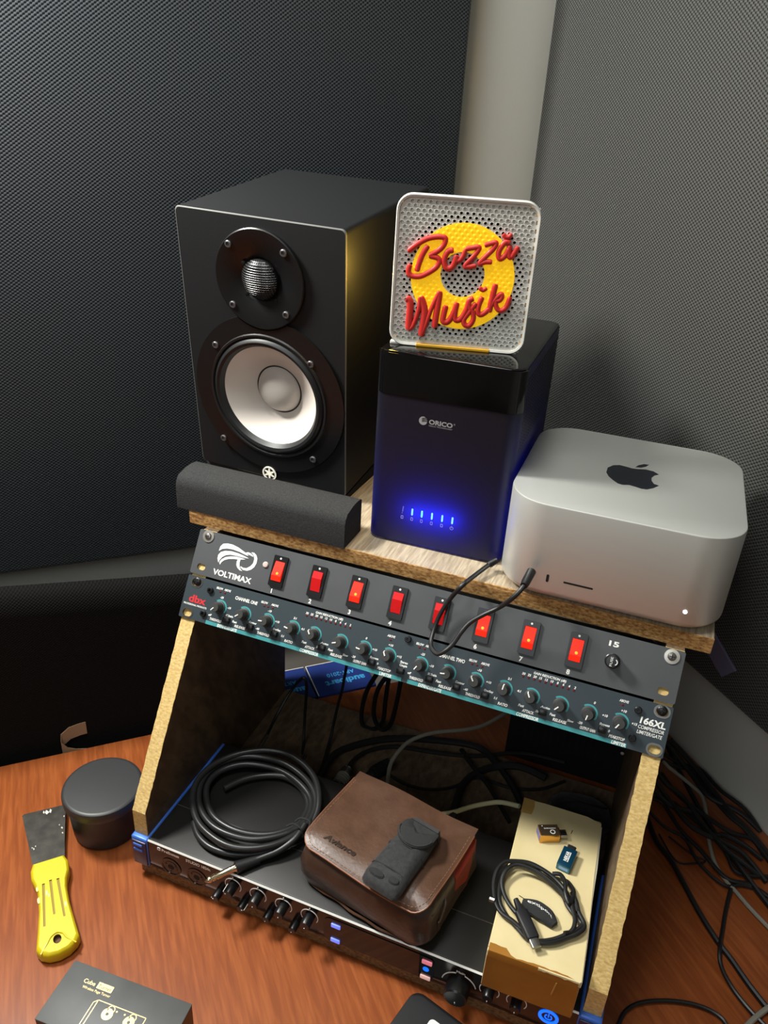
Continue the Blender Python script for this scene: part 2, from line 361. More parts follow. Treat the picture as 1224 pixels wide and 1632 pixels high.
# outlines and cable runs, millimetres
TR = {"SIGN_STROKES":[[3.0,[[12.2,82.3],[19.4,88.4],[27.8,93.7],[36.5,96.0],[42.6,95.8],[43.7,93.6],[42.4,89.3],[38.3,84.7],[30.7,79.9]]],[3.0,[[30.7,79.9],[38.0,78.7],[40.0,75.9],[37.8,70.9],[31.9,66.1],[24.1,62.0],[16.9,61.9],[13.9,64.7],[14.1,69.1],[15.3,71.4]]],[3.2,[[29.2,88.3],[25.3,81.2],[22.4,72.3],[21.2,66.2]]],[3.2,[[51.5,86.1],[47.2,85.0],[44.5,80.1],[44.3,74.9],[46.7,70.9],[50.7,71.5],[53.3,76.5],[54.4,82.1]]],[2.6,[[54.4,82.1],[55.0,77.9],[57.6,78.5],[60.2,82.6],[61.5,87.7]]],[2.8,[[61.5,87.7],[67.0,89.2],[73.1,89.9],[69.5,82.8],[62.4,74.2],[66.9,73.6],[72.1,75.3]]],[2.8,[[77.3,91.9],[82.2,93.9],[86.9,94.7],[84.6,89.1],[74.5,77.2],[79.7,78.5],[85.3,78.9]]],[3.0,[[98.6,95.6],[95.0,96.1],[91.3,91.2],[89.8,86.1],[91.6,82.0],[95.6,84.8],[98.6,91.8]]],[3.0,[[98.8,93.5],[98.4,86.7],[100.5,83.9],[103.4,88.4],[105.8,93.2]]],[2.4,[[91.8,102.1],[94.1,100.2],[97.1,100.4],[98.9,103.0]]],[4.0,[[13.2,42.0],[16.6,40.5],[17.5,34.7],[17.3,23.7],[17.5,14.4]]],[2.6,[[17.5,14.4],[21.0,18.4],[24.0,27.9],[25.6,37.2],[25.6,44.4]]],[4.2,[[25.6,44.4],[28.6,39.2],[30.6,32.1],[30.4,22.9],[29.1,9.8]]],[2.6,[[29.1,9.8],[32.8,21.3],[36.4,34.5],[40.1,44.7],[42.7,50.7]]],[3.8,[[42.7,50.7],[42.1,40.4],[41.3,30.3],[40.5,18.3]]],[3.4,[[49.3,38.7],[48.1,31.8],[47.7,25.4],[50.6,23.8],[54.0,26.8],[57.0,34.4],[58.9,42.2]]],[3.2,[[58.9,42.2],[57.9,34.5],[58.1,28.1],[61.0,26.5],[64.3,29.5],[67.7,37.1],[69.2,44.4],[72.9,47.0]]],[3.0,[[69.2,44.4],[69.7,39.1],[73.4,34.9],[74.5,28.6],[71.5,22.8],[67.3,23.4],[66.3,27.9],[70.2,34.6],[75.6,43.2]]],[3.0,[[80.4,48.9],[78.4,42.5],[77.8,36.1],[80.4,33.2],[84.6,35.8],[87.8,39.7]]],[2.4,[[76.8,56.6],[80.2,54.7],[83.2,57.0]]],[3.4,[[90.6,60.8],[89.4,52.3],[88.3,43.3],[87.8,36.1]]],[2.8,[[87.8,39.7],[91.4,47.2],[96.1,52.4],[97.3,50.3],[95.5,47.1],[91.9,46.3]]],[2.8,[[91.9,46.3],[94.0,40.2],[97.9,38.3],[102.0,41.8],[104.4,50.9]]]],"VOLT_LOGO":[[[26.7,75.0],[27.2,79.9],[29.6,83.2],[34.5,84.6],[40.4,84.8],[47.4,83.4],[56.2,80.2],[60.8,77.7],[58.2,77.7],[49.9,79.3],[41.7,80.0],[35.3,79.5],[30.4,78.0]],[[29.4,63.2],[27.3,67.4],[27.2,71.0],[29.4,74.5],[34.1,76.8],[41.0,77.9],[49.0,77.6],[55.9,76.6],[61.8,75.2],[55.1,74.6],[47.9,74.7],[40.8,74.2],[35.9,72.7],[32.1,69.7],[30.3,66.6]],[[31.7,61.6],[30.4,64.0],[32.1,67.4],[35.8,70.6],[41.2,72.6],[47.4,73.9],[54.0,73.8],[58.4,73.5],[52.6,71.8],[45.6,70.9],[39.5,69.4],[35.4,67.3],[32.9,64.6]],[[62.8,82.0],[66.0,82.2],[69.1,80.3],[71.0,77.2],[71.3,72.6],[69.9,68.1],[67.0,64.8],[63.0,62.7],[58.5,62.5],[55.4,64.1],[54.7,65.7],[57.9,64.7],[61.7,65.1],[65.4,68.0],[67.6,71.7],[67.8,75.8],[66.7,78.5],[65.3,80.2]],[[50.0,71.6],[53.1,72.3],[52.8,68.8],[53.7,65.4],[55.9,62.4],[58.2,61.2],[54.9,61.3],[51.8,63.2],[49.9,65.7],[49.4,69.1]],[[56.2,79.9],[59.1,81.2],[62.5,80.8],[65.6,79.1],[65.9,77.8],[63.1,78.6],[59.8,79.0]]],"MAC_LOGO":[[[75.2,93.7],[75.2,105.6],[79.5,114.1],[85.3,117.6],[91.5,116.5],[97.6,114.9],[102.7,116.1],[109.4,118.7],[116.3,117.5],[121.6,112.3],[117.7,107.5],[115.6,100.9],[116.0,94.3],[118.4,88.0],[123.0,86.0],[118.6,78.1],[113.3,72.3],[108.5,71.6],[103.5,73.3],[97.6,74.6],[92.1,72.2],[87.9,73.1],[83.2,78.2],[78.3,85.2]],[[99.5,119.3],[102.0,125.9],[106.8,131.4],[111.3,131.8],[108.9,125.7],[104.9,121.1]]],"CAB":{"usb_link":[[302.0,186.0,368.0],[296.3,182.0,363.9],[288.2,160.0,361.8],[282.6,138.2,362.0],[272.9,137.2,345.2],[266.4,132.4,329.8],[263.8,125.6,316.9],[264.5,114.8,309.0],[268.4,106.8,307.4],[275.2,102.1,307.4],[281.0,102.5,311.9],[287.0,106.9,319.0],[292.0,113.5,329.7],[297.6,118.7,338.1],[308.0,122.2,347.6],[320.4,125.7,357.1],[330.4,122.0,371.3],[336.8,126.0,380.9],[338.3,132.0,384.1],[339.8,150.0,386.9]],"loop_plug":[[51.8,170.0,46.4],[50.0,190.0,45.2],[48.6,215.0,52.8],[56.4,240.0,77.8],[71.0,245.0,101.3],[76.6,245.0,91.1],[77.4,240.0,51.3],[83.1,225.0,20.7],[93.4,200.0,12.0]],"drop":[[127.9,250.0,139.3],[122.7,250.0,96.5],[116.9,250.0,64.0],[113.9,240.0,24.2],[125.5,189.4,22.0],[132.7,160.2,22.0]],"arc_thick":[[129.3,167.2,24.0],[129.5,211.7,24.0],[144.4,236.0,24.0],[169.1,259.4,24.0],[197.2,275.9,24.0],[242.6,292.9,24.0],[290.0,302.4,24.0],[318.7,286.0,24.0],[344.9,258.9,24.0],[367.1,227.3,24.0]],"arc_thin":[[153.5,199.8,21.0],[155.2,220.9,21.0],[167.4,242.8,21.0],[194.0,262.0,21.0],[248.5,274.9,21.0],[293.8,289.6,21.0],[344.0,317.2,22.0],[398.7,324.4,22.0]],"coil_a":[[163.2,285.0,129.0],[154.4,285.0,106.2],[143.0,285.0,76.8],[137.6,285.0,43.4],[139.7,285.0,17.4],[155.0,285.0,15.7],[167.2,285.0,33.4],[168.7,285.0,65.5],[171.3,285.0,107.1],[176.6,285.0,128.7]],"coil_b":[[187.9,280.0,134.2],[168.8,280.0,110.0],[157.8,280.0,80.9],[156.3,280.0,44.0],[167.0,280.0,24.6],[179.3,280.0,36.9],[185.3,280.0,75.6],[189.2,280.0,117.1],[194.6,280.0,132.7]],"grey":[[218.8,162.0,60.0],[211.6,190.9,62.0],[213.8,211.4,66.0],[221.8,233.1,68.0],[242.0,256.3,68.0],[274.9,282.0,64.0],[293.6,303.8,60.0],[311.1,331.8,60.0],[322.5,355.1,58.0]],"cream":[[287.4,147.3,62.0],[299.6,160.3,58.0],[313.3,176.0,56.0],[331.6,188.0,58.0],[344.7,190.9,62.0],[364.6,186.1,70.0]],"floor_thin":[[203.3,215.6,20.0],[224.8,212.6,17.5],[252.0,215.2,17.5],[278.9,230.5,17.5],[302.9,257.6,17.5],[342.0,258.3,18.0],[377.8,271.2,18.0],[404.0,295.0,20.0]],"floor_black":[[299.8,146.4,62.0],[292.0,202.9,30.0],[290.8,236.6,22.0],[301.7,259.1,24.0],[320.8,276.8,26.0],[349.8,285.6,30.0],[382.0,280.2,30.0]],"diag":[[272.0,294.9,18.0],[293.1,266.5,26.0],[316.9,244.3,28.0],[335.5,220.4,32.0],[356.9,188.0,40.0]],"desk_grey":[[511.5,373.5,30.0],[522.0,369.0,24.0],[536.9,368.7,16.0],[554.5,363.3,10.0],[565.6,357.5,6.0],[571.3,337.2,4.0],[574.1,311.7,3.0],[577.2,283.0,3.0],[584.0,257.5,3.0],[598.0,236.0,3.0],[603.0,232.3,3.0],[617.5,216.3,3.0],[635.5,199.2,3.0],[662.2,174.0,3.0]],"desk_black_1":[[517.2,415.4,20.0],[532.6,395.7,10.0],[552.7,355.9,6.0],[573.4,316.3,6.0],[589.8,289.6,6.0],[604.8,265.8,8.0],[620.1,247.1,6.0],[636.9,227.8,3.0],[655.2,205.3,3.0]],"desk_black_2":[[505.1,296.7,3.0],[518.6,264.5,3.0],[535.9,243.4,3.0],[552.8,213.6,3.0],[568.5,185.8,3.0],[585.6,160.7,3.0],[599.5,144.4,3.0],[614.9,124.4,3.0],[631.2,106.3,3.0],[639.7,97.9,3.0]],"desk_black_3":[[598.5,229.5,6.0],[594.1,203.0,3.0],[590.4,174.3,3.0],[587.3,150.8,6.0],[589.2,134.5,3.0],[599.2,115.2,3.0],[614.2,99.1,3.0],[630.3,86.8,3.0]],"desk_black_4":[[499.4,33.6,3.0],[504.3,49.9,3.0],[516.4,63.5,3.0],[537.9,75.2,3.0],[559.8,82.0,3.0],[577.3,83.3,3.0],[590.3,79.3,3.0],[596.6,70.2,3.0]],"desk_black_5":[[518.2,402.6,40.0],[537.2,394.4,30.0],[557.1,380.4,22.0],[579.0,357.6,16.0],[599.4,334.0,12.0],[621.7,316.7,8.0],[639.9,298.9,4.0],[659.6,276.1,4.0]],"desk_black_6":[[510.9,329.7,5.0],[530.9,332.5,5.0],[551.3,319.3,5.0],[571.0,304.6,5.0],[592.6,280.8,5.0],[602.8,257.2,5.0],[618.4,258.1,4.0],[638.6,266.1,3.0],[657.3,276.0,3.0]],"desk_black_7":[[516.3,372.3,8.0],[535.3,346.1,8.0],[564.4,326.2,8.0],[597.4,309.8,8.0],[622.0,311.2,6.0],[635.1,296.8,4.0],[649.4,275.1,4.0]],"desk_grey_2":[[609.4,77.9,3.0],[617.9,90.4,4.0],[630.7,106.0,5.0],[647.0,121.6,5.0]],"desk_thin":[[520.6,277.0,2.5],[541.2,246.1,2.5],[562.0,251.8,2.5],[572.3,259.8,2.5],[556.4,263.5,2.5],[531.5,278.1,2.5]]},"COIL":{"loops":[[56.2,81.9,62.0],[68.9,101.8,62.0],[86.8,116.5,62.0],[108.8,123.9,63.0],[133.0,117.4,63.0],[150.4,99.6,63.0],[154.3,77.9,64.0],[148.5,62.6,64.0],[133.7,48.0,64.0],[114.4,39.5,64.0],[91.4,37.2,64.0],[67.7,43.0,64.0],[49.8,57.5,64.0],[38.3,76.8,65.0],[39.9,98.0,65.0],[54.5,115.2,66.0],[75.6,124.7,66.0],[104.0,127.0,66.0],[130.9,118.4,67.0],[151.4,103.8,67.0],[159.8,82.0,68.0],[156.1,62.2,68.0],[142.4,45.6,68.0],[121.7,32.1,68.0],[99.0,27.3,68.0],[74.7,29.7,68.0],[53.0,41.8,68.0],[38.6,59.1,69.0],[31.7,79.8,69.0],[34.4,101.8,69.0],[48.5,120.0,70.0],[71.6,132.2,70.0],[101.8,134.4,71.0],[128.0,127.3,71.0],[149.0,113.4,72.0],[161.4,95.7,72.0],[165.4,73.4,72.0],[160.5,53.5,72.0],[147.3,33.9,72.0],[128.7,19.8,72.0],[106.5,12.5,72.0],[82.4,15.4,72.0],[58.8,26.0,72.0],[40.5,45.4,72.0],[30.4,67.0,73.0],[30.7,89.5,73.0],[39.4,110.4,73.0],[54.6,127.0,74.0],[77.0,140.5,75.0],[101.2,144.9,75.0],[125.5,138.7,75.0],[147.2,123.6,75.0],[162.4,100.8,75.0],[168.2,80.1,72.0],[162.6,58.1,68.0],[148.4,37.2,65.0],[132.3,23.5,62.0],[109.1,12.5,62.0],[85.1,10.3,62.0],[65.5,17.1,62.0],[51.4,30.3,62.0]],"plug_tail":[[163.8,64.5,75.0],[161.0,46.8,72.0],[151.3,31.7,67.0],[139.7,20.9,64.0],[132.1,13.5,63.0],[120.4,1.1,63.0]],"boot":[[135.7,17.5,63.0],[119.6,-0.1,63.0]],"tip":[[119.6,-0.1,63.0],[100.6,-25.7,63.0]],"tie":[[149.0,51.5,80.0],[154.9,55.7,82.0],[164.2,54.7,80.0],[166.6,54.5,70.0],[170.2,63.3,83.0],[159.2,64.7,83.0],[154.5,61.0,80.0]]},"UC":{"a":[[398.2,13.3,112.0],[389.5,16.7,113.0],[378.1,21.5,112.0],[370.6,30.6,112.0],[365.1,46.7,113.0],[364.7,60.4,115.0],[369.4,70.7,116.0],[379.3,76.2,116.0],[391.5,79.3,116.0],[404.7,78.0,115.0],[416.5,73.9,114.0],[426.7,66.3,114.0],[433.6,56.5,114.0],[437.5,47.9,114.0],[440.8,38.1,114.0],[439.9,28.6,113.0],[433.0,20.6,112.0],[424.4,13.8,111.0],[413.7,8.2,111.0],[403.7,7.7,111.0],[395.8,13.0,111.0]],"b":[[395.8,13.0,111.0],[383.7,21.1,110.5],[375.0,31.6,110.5],[371.1,45.5,111.0],[371.3,61.3,112.0],[378.1,75.7,112.0],[390.6,77.7,112.0],[402.0,75.0,113.0],[414.1,68.1,113.0],[426.1,61.2,112.0],[432.0,52.2,112.0],[439.2,45.0,112.0],[447.0,38.4,112.0],[441.7,29.2,112.0],[434.1,22.5,114.0]],"c":[[413.9,80.0,112.0],[420.8,79.4,115.0],[426.4,69.4,118.0],[428.3,58.4,118.0],[433.2,51.6,116.0],[435.7,67.5,112.0],[429.9,77.1,110.5],[423.4,78.7,110.5]],"d":[[394.0,23.6,113.0],[383.5,32.1,112.0],[376.0,41.5,112.0],[371.7,50.9,114.0],[372.5,61.0,117.0],[378.6,69.6,118.0],[387.2,72.3,118.0],[400.2,72.0,117.0],[411.9,68.0,116.0],[423.8,62.0,115.0],[430.3,54.3,115.0]],"e":[[441.9,48.5,113.0],[434.0,67.6,111.0],[438.5,59.4,113.0],[442.7,48.8,113.0],[449.4,37.7,113.0],[445.0,27.9,113.0],[436.5,20.2,112.0],[428.5,12.9,112.0],[418.7,7.7,112.0],[407.2,6.6,112.0]],"plug":[[394.9,25.7,116.0],[403.5,14.3,115.0]],"tip":[[403.5,14.3,115.0],[407.8,7.5,115.0]],"tipw":[[401.3,10.5,115.0],[409.2,17.3,115.0]],"strap":[[393.5,38.5,112.0],[405.8,37.9,113.0],[416.8,34.5,113.0],[424.9,28.8,112.0]],"tip2":[[368.0,29.8,113.0],[365.3,29.7,113.0]]}}
SPK = ((0.9993, -0.03066, -0.02138), (0.0329, 0.99295, 0.11385), (0.01774, -0.11447, 0.99327))
NAS_YAW = 0.0200
# ------------------------------------------------------------------ the room: two walls meet behind the desk, at 45 degrees to it
TH = math.atan2(0.677, 0.736)
RL = Matrix.Rotation(TH, 3, 'Z')               # local x along the left wall, local y out through it
RR = Matrix.Rotation(TH-pi/2, 3, 'Z')          # local x along the right wall, local y out through it
def struct(o): return tag(o, kind='structure')
def room_piece(name, m, x0, x1, y0, y1, z0, z1):
    o = MB().box(x0, x1, y0, y1, z0, z1).build(name, m, smooth=False); o.matrix_world = RL.to_4x4(); return struct(o)
room_piece('wall_left', M_wall, -2600, 700, 455, 475, -740, 1720)
room_piece('wall_right', M_wall, 700, 720, -2600, 475, -740, 1720)
room_piece('wall_back', M_wall, -2600, 720, -2620, -2600, -740, 1720)
room_piece('wall_front', M_wall, -2620, -2600, -2620, 475, -740, 1720)
room_piece('floor', M_floor, -2620, 720, -2620, 475, -760, -740)
room_piece('ceiling', M_ceil, -2620, 720, -2620, 475, 1720, 1740)
room_piece('trim_1', M_wallshade, -700, 690, 222, 447, -112, -92)     # ledge along the left wall behind the desk, colour darkened to imitate shade

room_piece('shade_strip', M_wallshade, -700, 699, 447, 455, -740, 70)           # added strip, its grey imitates shade low on the left wall

# desk
t = thing('desk', 'reddish brown laminate desk set across the room corner', 'desk', (0, 0, -740), RL)
MB().box(-1000, 697, -760, 201, 715, 740, 1).build('desktop', M_desk, t)
MB().box(-980, -955, -700, 190, 0, 715, 1).build('leg_panel', M_desk, t)
MB().box(660, 685, -700, 190, 0, 715, 1).build('leg_panel', M_desk, t)
pe = MB()
pp = [(-44, 201.6, 739), (-56, 202.5, 741), (-66, 204, 745), (-73, 207, 753), (-72, 211, 762), (-62, 214, 768), (-50, 213.8, 771), (-42, 213.6, 772)]
low = [(-44, 201.6, 722), (-56, 202.5, 723), (-66, 204, 726), (-73, 207, 734), (-72, 211, 743), (-62, 213, 750), (-50, 213, 753), (-42, 212.6, 754)]
pe.loft([[a, b, (b[0]+.6, b[1]-.9, b[2]), (a[0]+.6, a[1]-.9, a[2])] for a, b in zip(pp, low)])
pe.build('peeling_edge_strip', M_peel, t)

# acoustic panels
t = thing('acoustic_panel', 'huge black cloth-covered acoustic panel filling the upper left behind the loudspeaker', 'acoustic panel', (0, 0, 0), RL)
MB().box(-900, 501, 395, 455, 154, 1600, 7, 3).build('cloth_cover', M_weaveL, t)
t = thing('acoustic_panel', 'black cloth-covered acoustic panel on the right wall behind the silver computer', 'acoustic panel', (0, 0, 0), RR)
MB().box(-439, 900, 640, 700, 166, 1600, 7, 3).build('cloth_cover', M_weaveR, t)
tp = MB()
tp.loft([[(72.8, 640.5, 210), (79, 640.5, 234), (79, 637, 234), (72.8, 637, 210)],
         [(87.4, 640.5, 202.8), (94.2, 640.5, 226.4), (94.2, 637, 226.4), (87.4, 637, 202.8)],
         [(111.8, 640.5, 190.9), (125.4, 640.5, 209.6), (125.4, 636.5, 209.6), (111.8, 636.5, 190.9)]])
tp.build('hook_tape_strip', M_velt, t)
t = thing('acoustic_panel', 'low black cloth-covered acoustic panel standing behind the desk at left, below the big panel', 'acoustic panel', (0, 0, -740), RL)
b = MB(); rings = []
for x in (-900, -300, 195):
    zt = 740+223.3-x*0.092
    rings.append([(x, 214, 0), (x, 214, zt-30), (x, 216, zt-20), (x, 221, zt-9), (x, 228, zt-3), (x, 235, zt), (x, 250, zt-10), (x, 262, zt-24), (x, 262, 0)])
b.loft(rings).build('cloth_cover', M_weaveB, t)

# blue cartons behind the desk edge
def audio_box(x0, x1, label, lay):
    t = thing('cardboard_box', label, 'box', (0, 0, -92), RL, 'blue cartons behind the desk')
    MB().box(x0, x1, 206, 274, 0, 91, 0.8, 1).build('carton_body', M_navybox, t)
    e = MB().box(x0-.2, x0+.9, 206.5, 273.5, 90.6, 91.5).box(x0, x1, 273, 274.3, 90.6, 91.5)
    e.build('worn_white_edge', M_cardedge, t)
    cx = lay; f = lambda u, v: (cx-u, 234-v, 91.6)
    text(text(MB(), 'audioart', 0, 2, 11, 60, bold=.035, f=f), 'ART-2010', 2, -14, 8, 42, bold=.02, f=f).build('printed_lettering', M_cyanprint, t)
audio_box(172, 261, 'blue carton with sky blue upside-down print, left of the two behind the rack', 223)
audio_box(264, 351, 'blue carton with sky blue upside-down print, right of the two behind the rack', 311)

# ------------------------------------------------------------------ rack stand
RW = 478.5; TILT = 0.5539; ZK = 89.1
t = thing('rack_stand', 'home-made chipboard equipment stand with slanted side panels on the desk', 'stand', (0, 0, 0))
MB().box(3, 476, 0, 308, 0, 14.8, .6, 1).build('base_board', M_lamD, t, smooth=False)
MB().box(3.2, 475.8, -.4, .6, .3, 14.5).build('board_edge', M_chipD, t, smooth=False)
yt = (340.4-ZK)*math.tan(TILT)
prof = [(0, 57.6), (0, ZK), (yt, 340.4), (304, 340.4), (304, 15), (149, 15), (149, 57.6)]
for x0 in (0, RW-15.3):
    sp = MB().prism(prof, (), x0, x0+15.3, 'yz').build('side_panel', M_lamD, t, smooth=False)
    e = MB(); T = Vector((0, math.sin(TILT), math.cos(TILT)))
    L = math.hypot(yt, 340.4-ZK); nb = 64; front = []; rear = []
    for k in range(nb+1):                       # sawn edge, slightly ragged
        j0 = random.uniform(-.35, .35); j1 = random.uniform(-.35, .35)
        y = T.y*L*k/nb; z = ZK+T.z*L*k/nb
        front.append([(x0-.1+j0, y-.5, z), (x0+15.4+j1, y-.5, z), (x0+15.4+j1, y+.6, z), (x0-.1+j0, y+.6, z)])
    e.loft(front)
    e.loft([[(x0-.1, -.5, 57.6), (x0+15.4, -.5, 57.6), (x0+15.4, .5, 57.6), (x0-.1, .5, 57.6)], [(x0-.1, -.5, ZK), (x0+15.4, -.5, ZK), (x0+15.4, .6, ZK), (x0-.1, .6, ZK)]])
    e.build('sawn_edge', M_chipY, sp, smooth=False)
tb = MB().box(-21.2, 499.1, 161.6, 462, 340.6, 355.6, .4, 1).build('top_board', M_lam, t, smooth=False)
e = MB(); rings = []
for k in range(91):
    x = -21.3+520.5*k/90; j = random.uniform(-.5, .4) if 0 < k < 90 else 0
    rings.append([(x, 160.9, 340.5+random.uniform(-.2, .3)), (x, 161.9, 340.5), (x, 161.9, 355.7), (x, 160.9, 355.6+min(j, .15)), (x, 160.6+j*.4, 352)])
e.loft(rings).build('sawn_edge', M_chipO, tb, smooth=False)

# ------------------------------------------------------------------ rack units on the slanted edges
PX = -2.9; SL = 202.5
RP = Matrix.Rotation(-TILT, 3, 'X')
def on_slope(s, off=0): return Vector((PX, s*math.sin(TILT)-off*math.cos(TILT), ZK+s*math.cos(TILT)+off*math.sin(TILT)))
def slot(cx, cz, w_=9.5, h_=6.6): return rrect(cx-w_/2, cx+w_/2, cz-h_/2, cz+h_/2, h_/2-.05, 6)
def pan_screw(parent, cx, cz, m, washer=None, cross=True, r=3.6):
    if washer: MB().lathe_y(cx, cz, [(2, -2), (6.4, -2), (6.4, -2.9), (4, -3.0), (3.9, -2.8), (2, -2.8)], 32).build('washer', washer, parent)
    y = -3.0 if washer else -2.4
    s = MB().lathe_y(cx, cz, [(r, y+.9), (r, y-.6), (r*.8, y-1.5), (r*.4, y-1.9), (.05, y-2)], 24, True).build('screw', m, parent)
    d = MB().box(cx-r*.62, cx+r*.62, y-2.15, y-1.4, cz-.35, cz+.35)
    if cross: d.box(cx-.35, cx+.35, y-2.15, y-1.4, cz-r*.62, cz+r*.62)
    d.build('screw_slot', M_slot, s, smooth=False)

# upper unit: eight red rockers
H2 = 46.2; o2 = on_slope(SL+46.4, .7)
t = thing('power_distributor', 'charcoal rack panel with eight red rocker switches across the stand', 'power unit', o2, RP)
outl = rrect(0, 482.6, 0, H2, 2.0, 4)
MB().prism(outl, [slot(11.5, 8.1), slot(11.5, 40.6), slot(471.3, 8.8), slot(470.5, 40.2)], -2, 0).build('faceplate', M_volt, t, ang=25)
MB().box(20, 462.6, .2, 150, 2.0, 45, 1, 1).build('casing', M_blkmat, t)
pan_screw(t, 11.3, 40.5, M_steel, M_zinc, False); pan_screw(t, 472.2, 39.6, M_steel, M_zinc, True)
VZ = 46.4                                        # the tracing measured both plates from the lower plate's bottom edge
lg = MB()
for poly in TR['VOLT_LOGO']: lg.prism([(u, v-VZ) for u, v in poly], (), -2.25, -1.9)
lg.build('emblem', M_white, t, smooth=False)
lt = text(MB(), 'VOLTIMAX', 48.2, 4.4, 5.6, 44.5, bold=.03, f=fxz(-2.2))
SWX = [97.3, 139.9, 182.2, 224.3, 266.5, 308.5, 351.2, 393.8]
text(MB(), '15', 423.8, 35.4, 4.4, 8.6, bold=.035, f=fxz(-2.2)).build('fuse_rating', M_white, t, smooth=False)
lt.build('printed_lettering', M_white, t, smooth=False)
MB().lathe_y(81.5, 27.1, [(3.1, -1.9), (3.1, -2.8), (2.4, -3.6), (.05, -3.9)], 24, True).build('indicator_lamp', M_ledoff, t)
ON = [1, 0, 1, 0, 0, 1, 1, 1]
for i, x in enumerate(SWX):
    z0 = 8.5
    sw = MB().prism(rrect(x-7.6, x+7.6, z0, z0+31, 1, 3), [rrect(x-5.3, x+5.3, z0+5.4, z0+25.6, .5, 3)], -4.6, -2).build('rocker_switch', M_blksatin, t, ang=25)
    MB().box(x-5.2, x+5.2, -2.2, -1.9, z0+5.5, z0+25.5).build('switch_well', M_slot, sw, smooth=False)
    text(MB(), str(i+1), x-2.8, 1.5, 4.2, bold=.035, f=fxz(-2.2)).build('printed_number', M_white, sw, smooth=False)
    on = ON[i]; za, zc, zb_ = z0+5.7, z0+(11.0 if on else 18.4), z0+25.3
    ya, yc, yb = (-5.6, -7.4, -4.0) if on else (-4.2, -7.2, -5.8)
    r = MB().loft([[(xx, -2.2, za), (xx, ya, za), (xx, yc, zc), (xx, yb, zb_), (xx, -2.2, zb_)] for xx in (x-5, x+5)])
    r.build('rocker', M_redon if on else M_redoff, sw, smooth=False)
    MB().lathe_y(x, z0+28.4, [(1.0, -4.5), (1.0, -4.75), (.05, -4.75)], 14, True).build('white_dot', M_white, sw)
    if on:
        zm = zc+2.2; ym = yc+(yb-yc)*(zm-zc)/(zb_-zc)
        MB().lathe_y(x+.6, zm, [(1.5, ym+.2), (1.2, ym-.25), (.05, ym-.35)], 14, True).build('neon_glow', M_glow, sw)
fu = MB().lathe_y(425.4, 23, [(6.6, -1.9), (6.6, -4), (6, -4.4), (5.6, -13), (5, -14.4), (.05, -14.6)], 32, True).build('fuse_holder', M_blksatin, t)
f9 = text(MB(), 'FUSE', 425.4, 18.5, 2.0, 8, f=lambda u, v: (424.6-(v-19.5), -14.8, 23+(u-425.4)))
f9.prism(band(427.2, 23, 2.0, 2.7, -70, 70, 10), (), -14.9, -14.6).build('printed_lettering', M_white, fu, smooth=False)

# lower unit: two-channel compressor
o1 = on_slope(SL, .7)
t = thing('compressor_unit', 'blue-black two-channel compressor rack panel with sixteen small knobs', 'audio compressor', o1, RP)
SLT = [(11, 38, 10.5, 7.6), (8.8, 5.6, 10.5, 7.6), (474.2, 38.3, 10.5, 7.6), (474.7, 5.4, 10.5, 7.6)]
MB().prism(rrect(0, 482.6, 0, 44, .8, 3), [slot(a, b_, c, d) for a, b_, c, d in SLT], -2, 0).build('faceplate', M_dbx, t, ang=25)
MB().box(22, 460, .2, 140, 2.5, 42, 1, 1).build('casing', M_blkmat, t)
for a, b_, c, d in SLT:
    MB().prism(slot(a, b_, c+3.4, d+3.4), [slot(a, b_, c, d)], -2.3, -1.9).build('bare_metal_rim', M_steel, t, ang=25)
pan_screw(t, 11.6, 39.2, M_screwblk, None, True, 4.4); pan_screw(t, 474.0, 39.2, M_screwblk, None, True, 4.4)
st = MB()
for x0, x1 in ((32, 245), (251, 452)): st.prism([(x0, -.05), (x1, -.05), (x1, 3.6), (x0, 3.6)], (), -2.15, -1.9)
st.build('teal_stripe', M_teal, t, smooth=False)
KN = [43.4, 71.6, 98.2, 126.4, 149.6, 178.0, 202.6, 227.6]
KX = [(x, i) for i, x in enumerate(KN)]+[(x, i) for i, x in enumerate([259.6, 286.6, 313.0, 339.8, 364.6, 390.6, 415.6, 442.4])]
ANG = [-140, -130, -95, -80, -35, -110, -85, -30, -150, -100, -35, 5, -30, -140, -170, -150]
ar = MB()
for (x, i), a in zip(KX, ANG):
    ar.prism(band(x, 19.8, 6.4, 8.0, -35, 130, 16), (), -2.15, -1.9)
    k = MB().lathe_y(x, 19.8, [(6.3, -2), (6.3, -3.2), (5.3, -3.6), (4.7, -13), (4.3, -13.8), (.05, -13.9)], 24, True).build('knob', M_knob, t)
    an = math.radians(90-a); dx, dz = math.cos(an), math.sin(an)
    kp = MB(); kp.tube([(x+dx*.6, -14.0, 19.8+dz*.6), (x+dx*4.3, -13.9, 19.8+dz*4.3), (x+dx*5.0, -10.5, 19.8+dz*5.0)], .66, 6, False)
    kp.build('pointer', M_white, k)
ar.build('teal_arc', M_teal, t, smooth=False)
for x in (55.2, 82.2, 109.4, 161.2, 213.4, 242.8, 271.2, 297.6, 324.6, 377.4, 429.6):
    MB().box(x-3.3, x+3.3, -7, -2, 7.0, 12.4, .7, 2).build('push_button', M_blksatin, t)
for x, z in ((29, 33.9), (27.5, 9.2), (242.8, 40.0), (455, 34.4), (455.3, 10)):
    sc_ = MB().lathe_y(x, z, [(3.2, -1.9), (3.2, -4.4), (2.5, -5), (1.4, -5), (1.4, -3), (.05, -3)], 20, True).build('jack_bolt', M_screwblk, t)
LED = [(39.8, 35.4), (45.2, 35.4), (90.8, 33.8), (95, 33.8), (100.4, 33.8), (226, 35.0), (255, 35.4), (260, 35.4), (306.5, 34), (311, 34), (316, 34), (441.6, 35)]
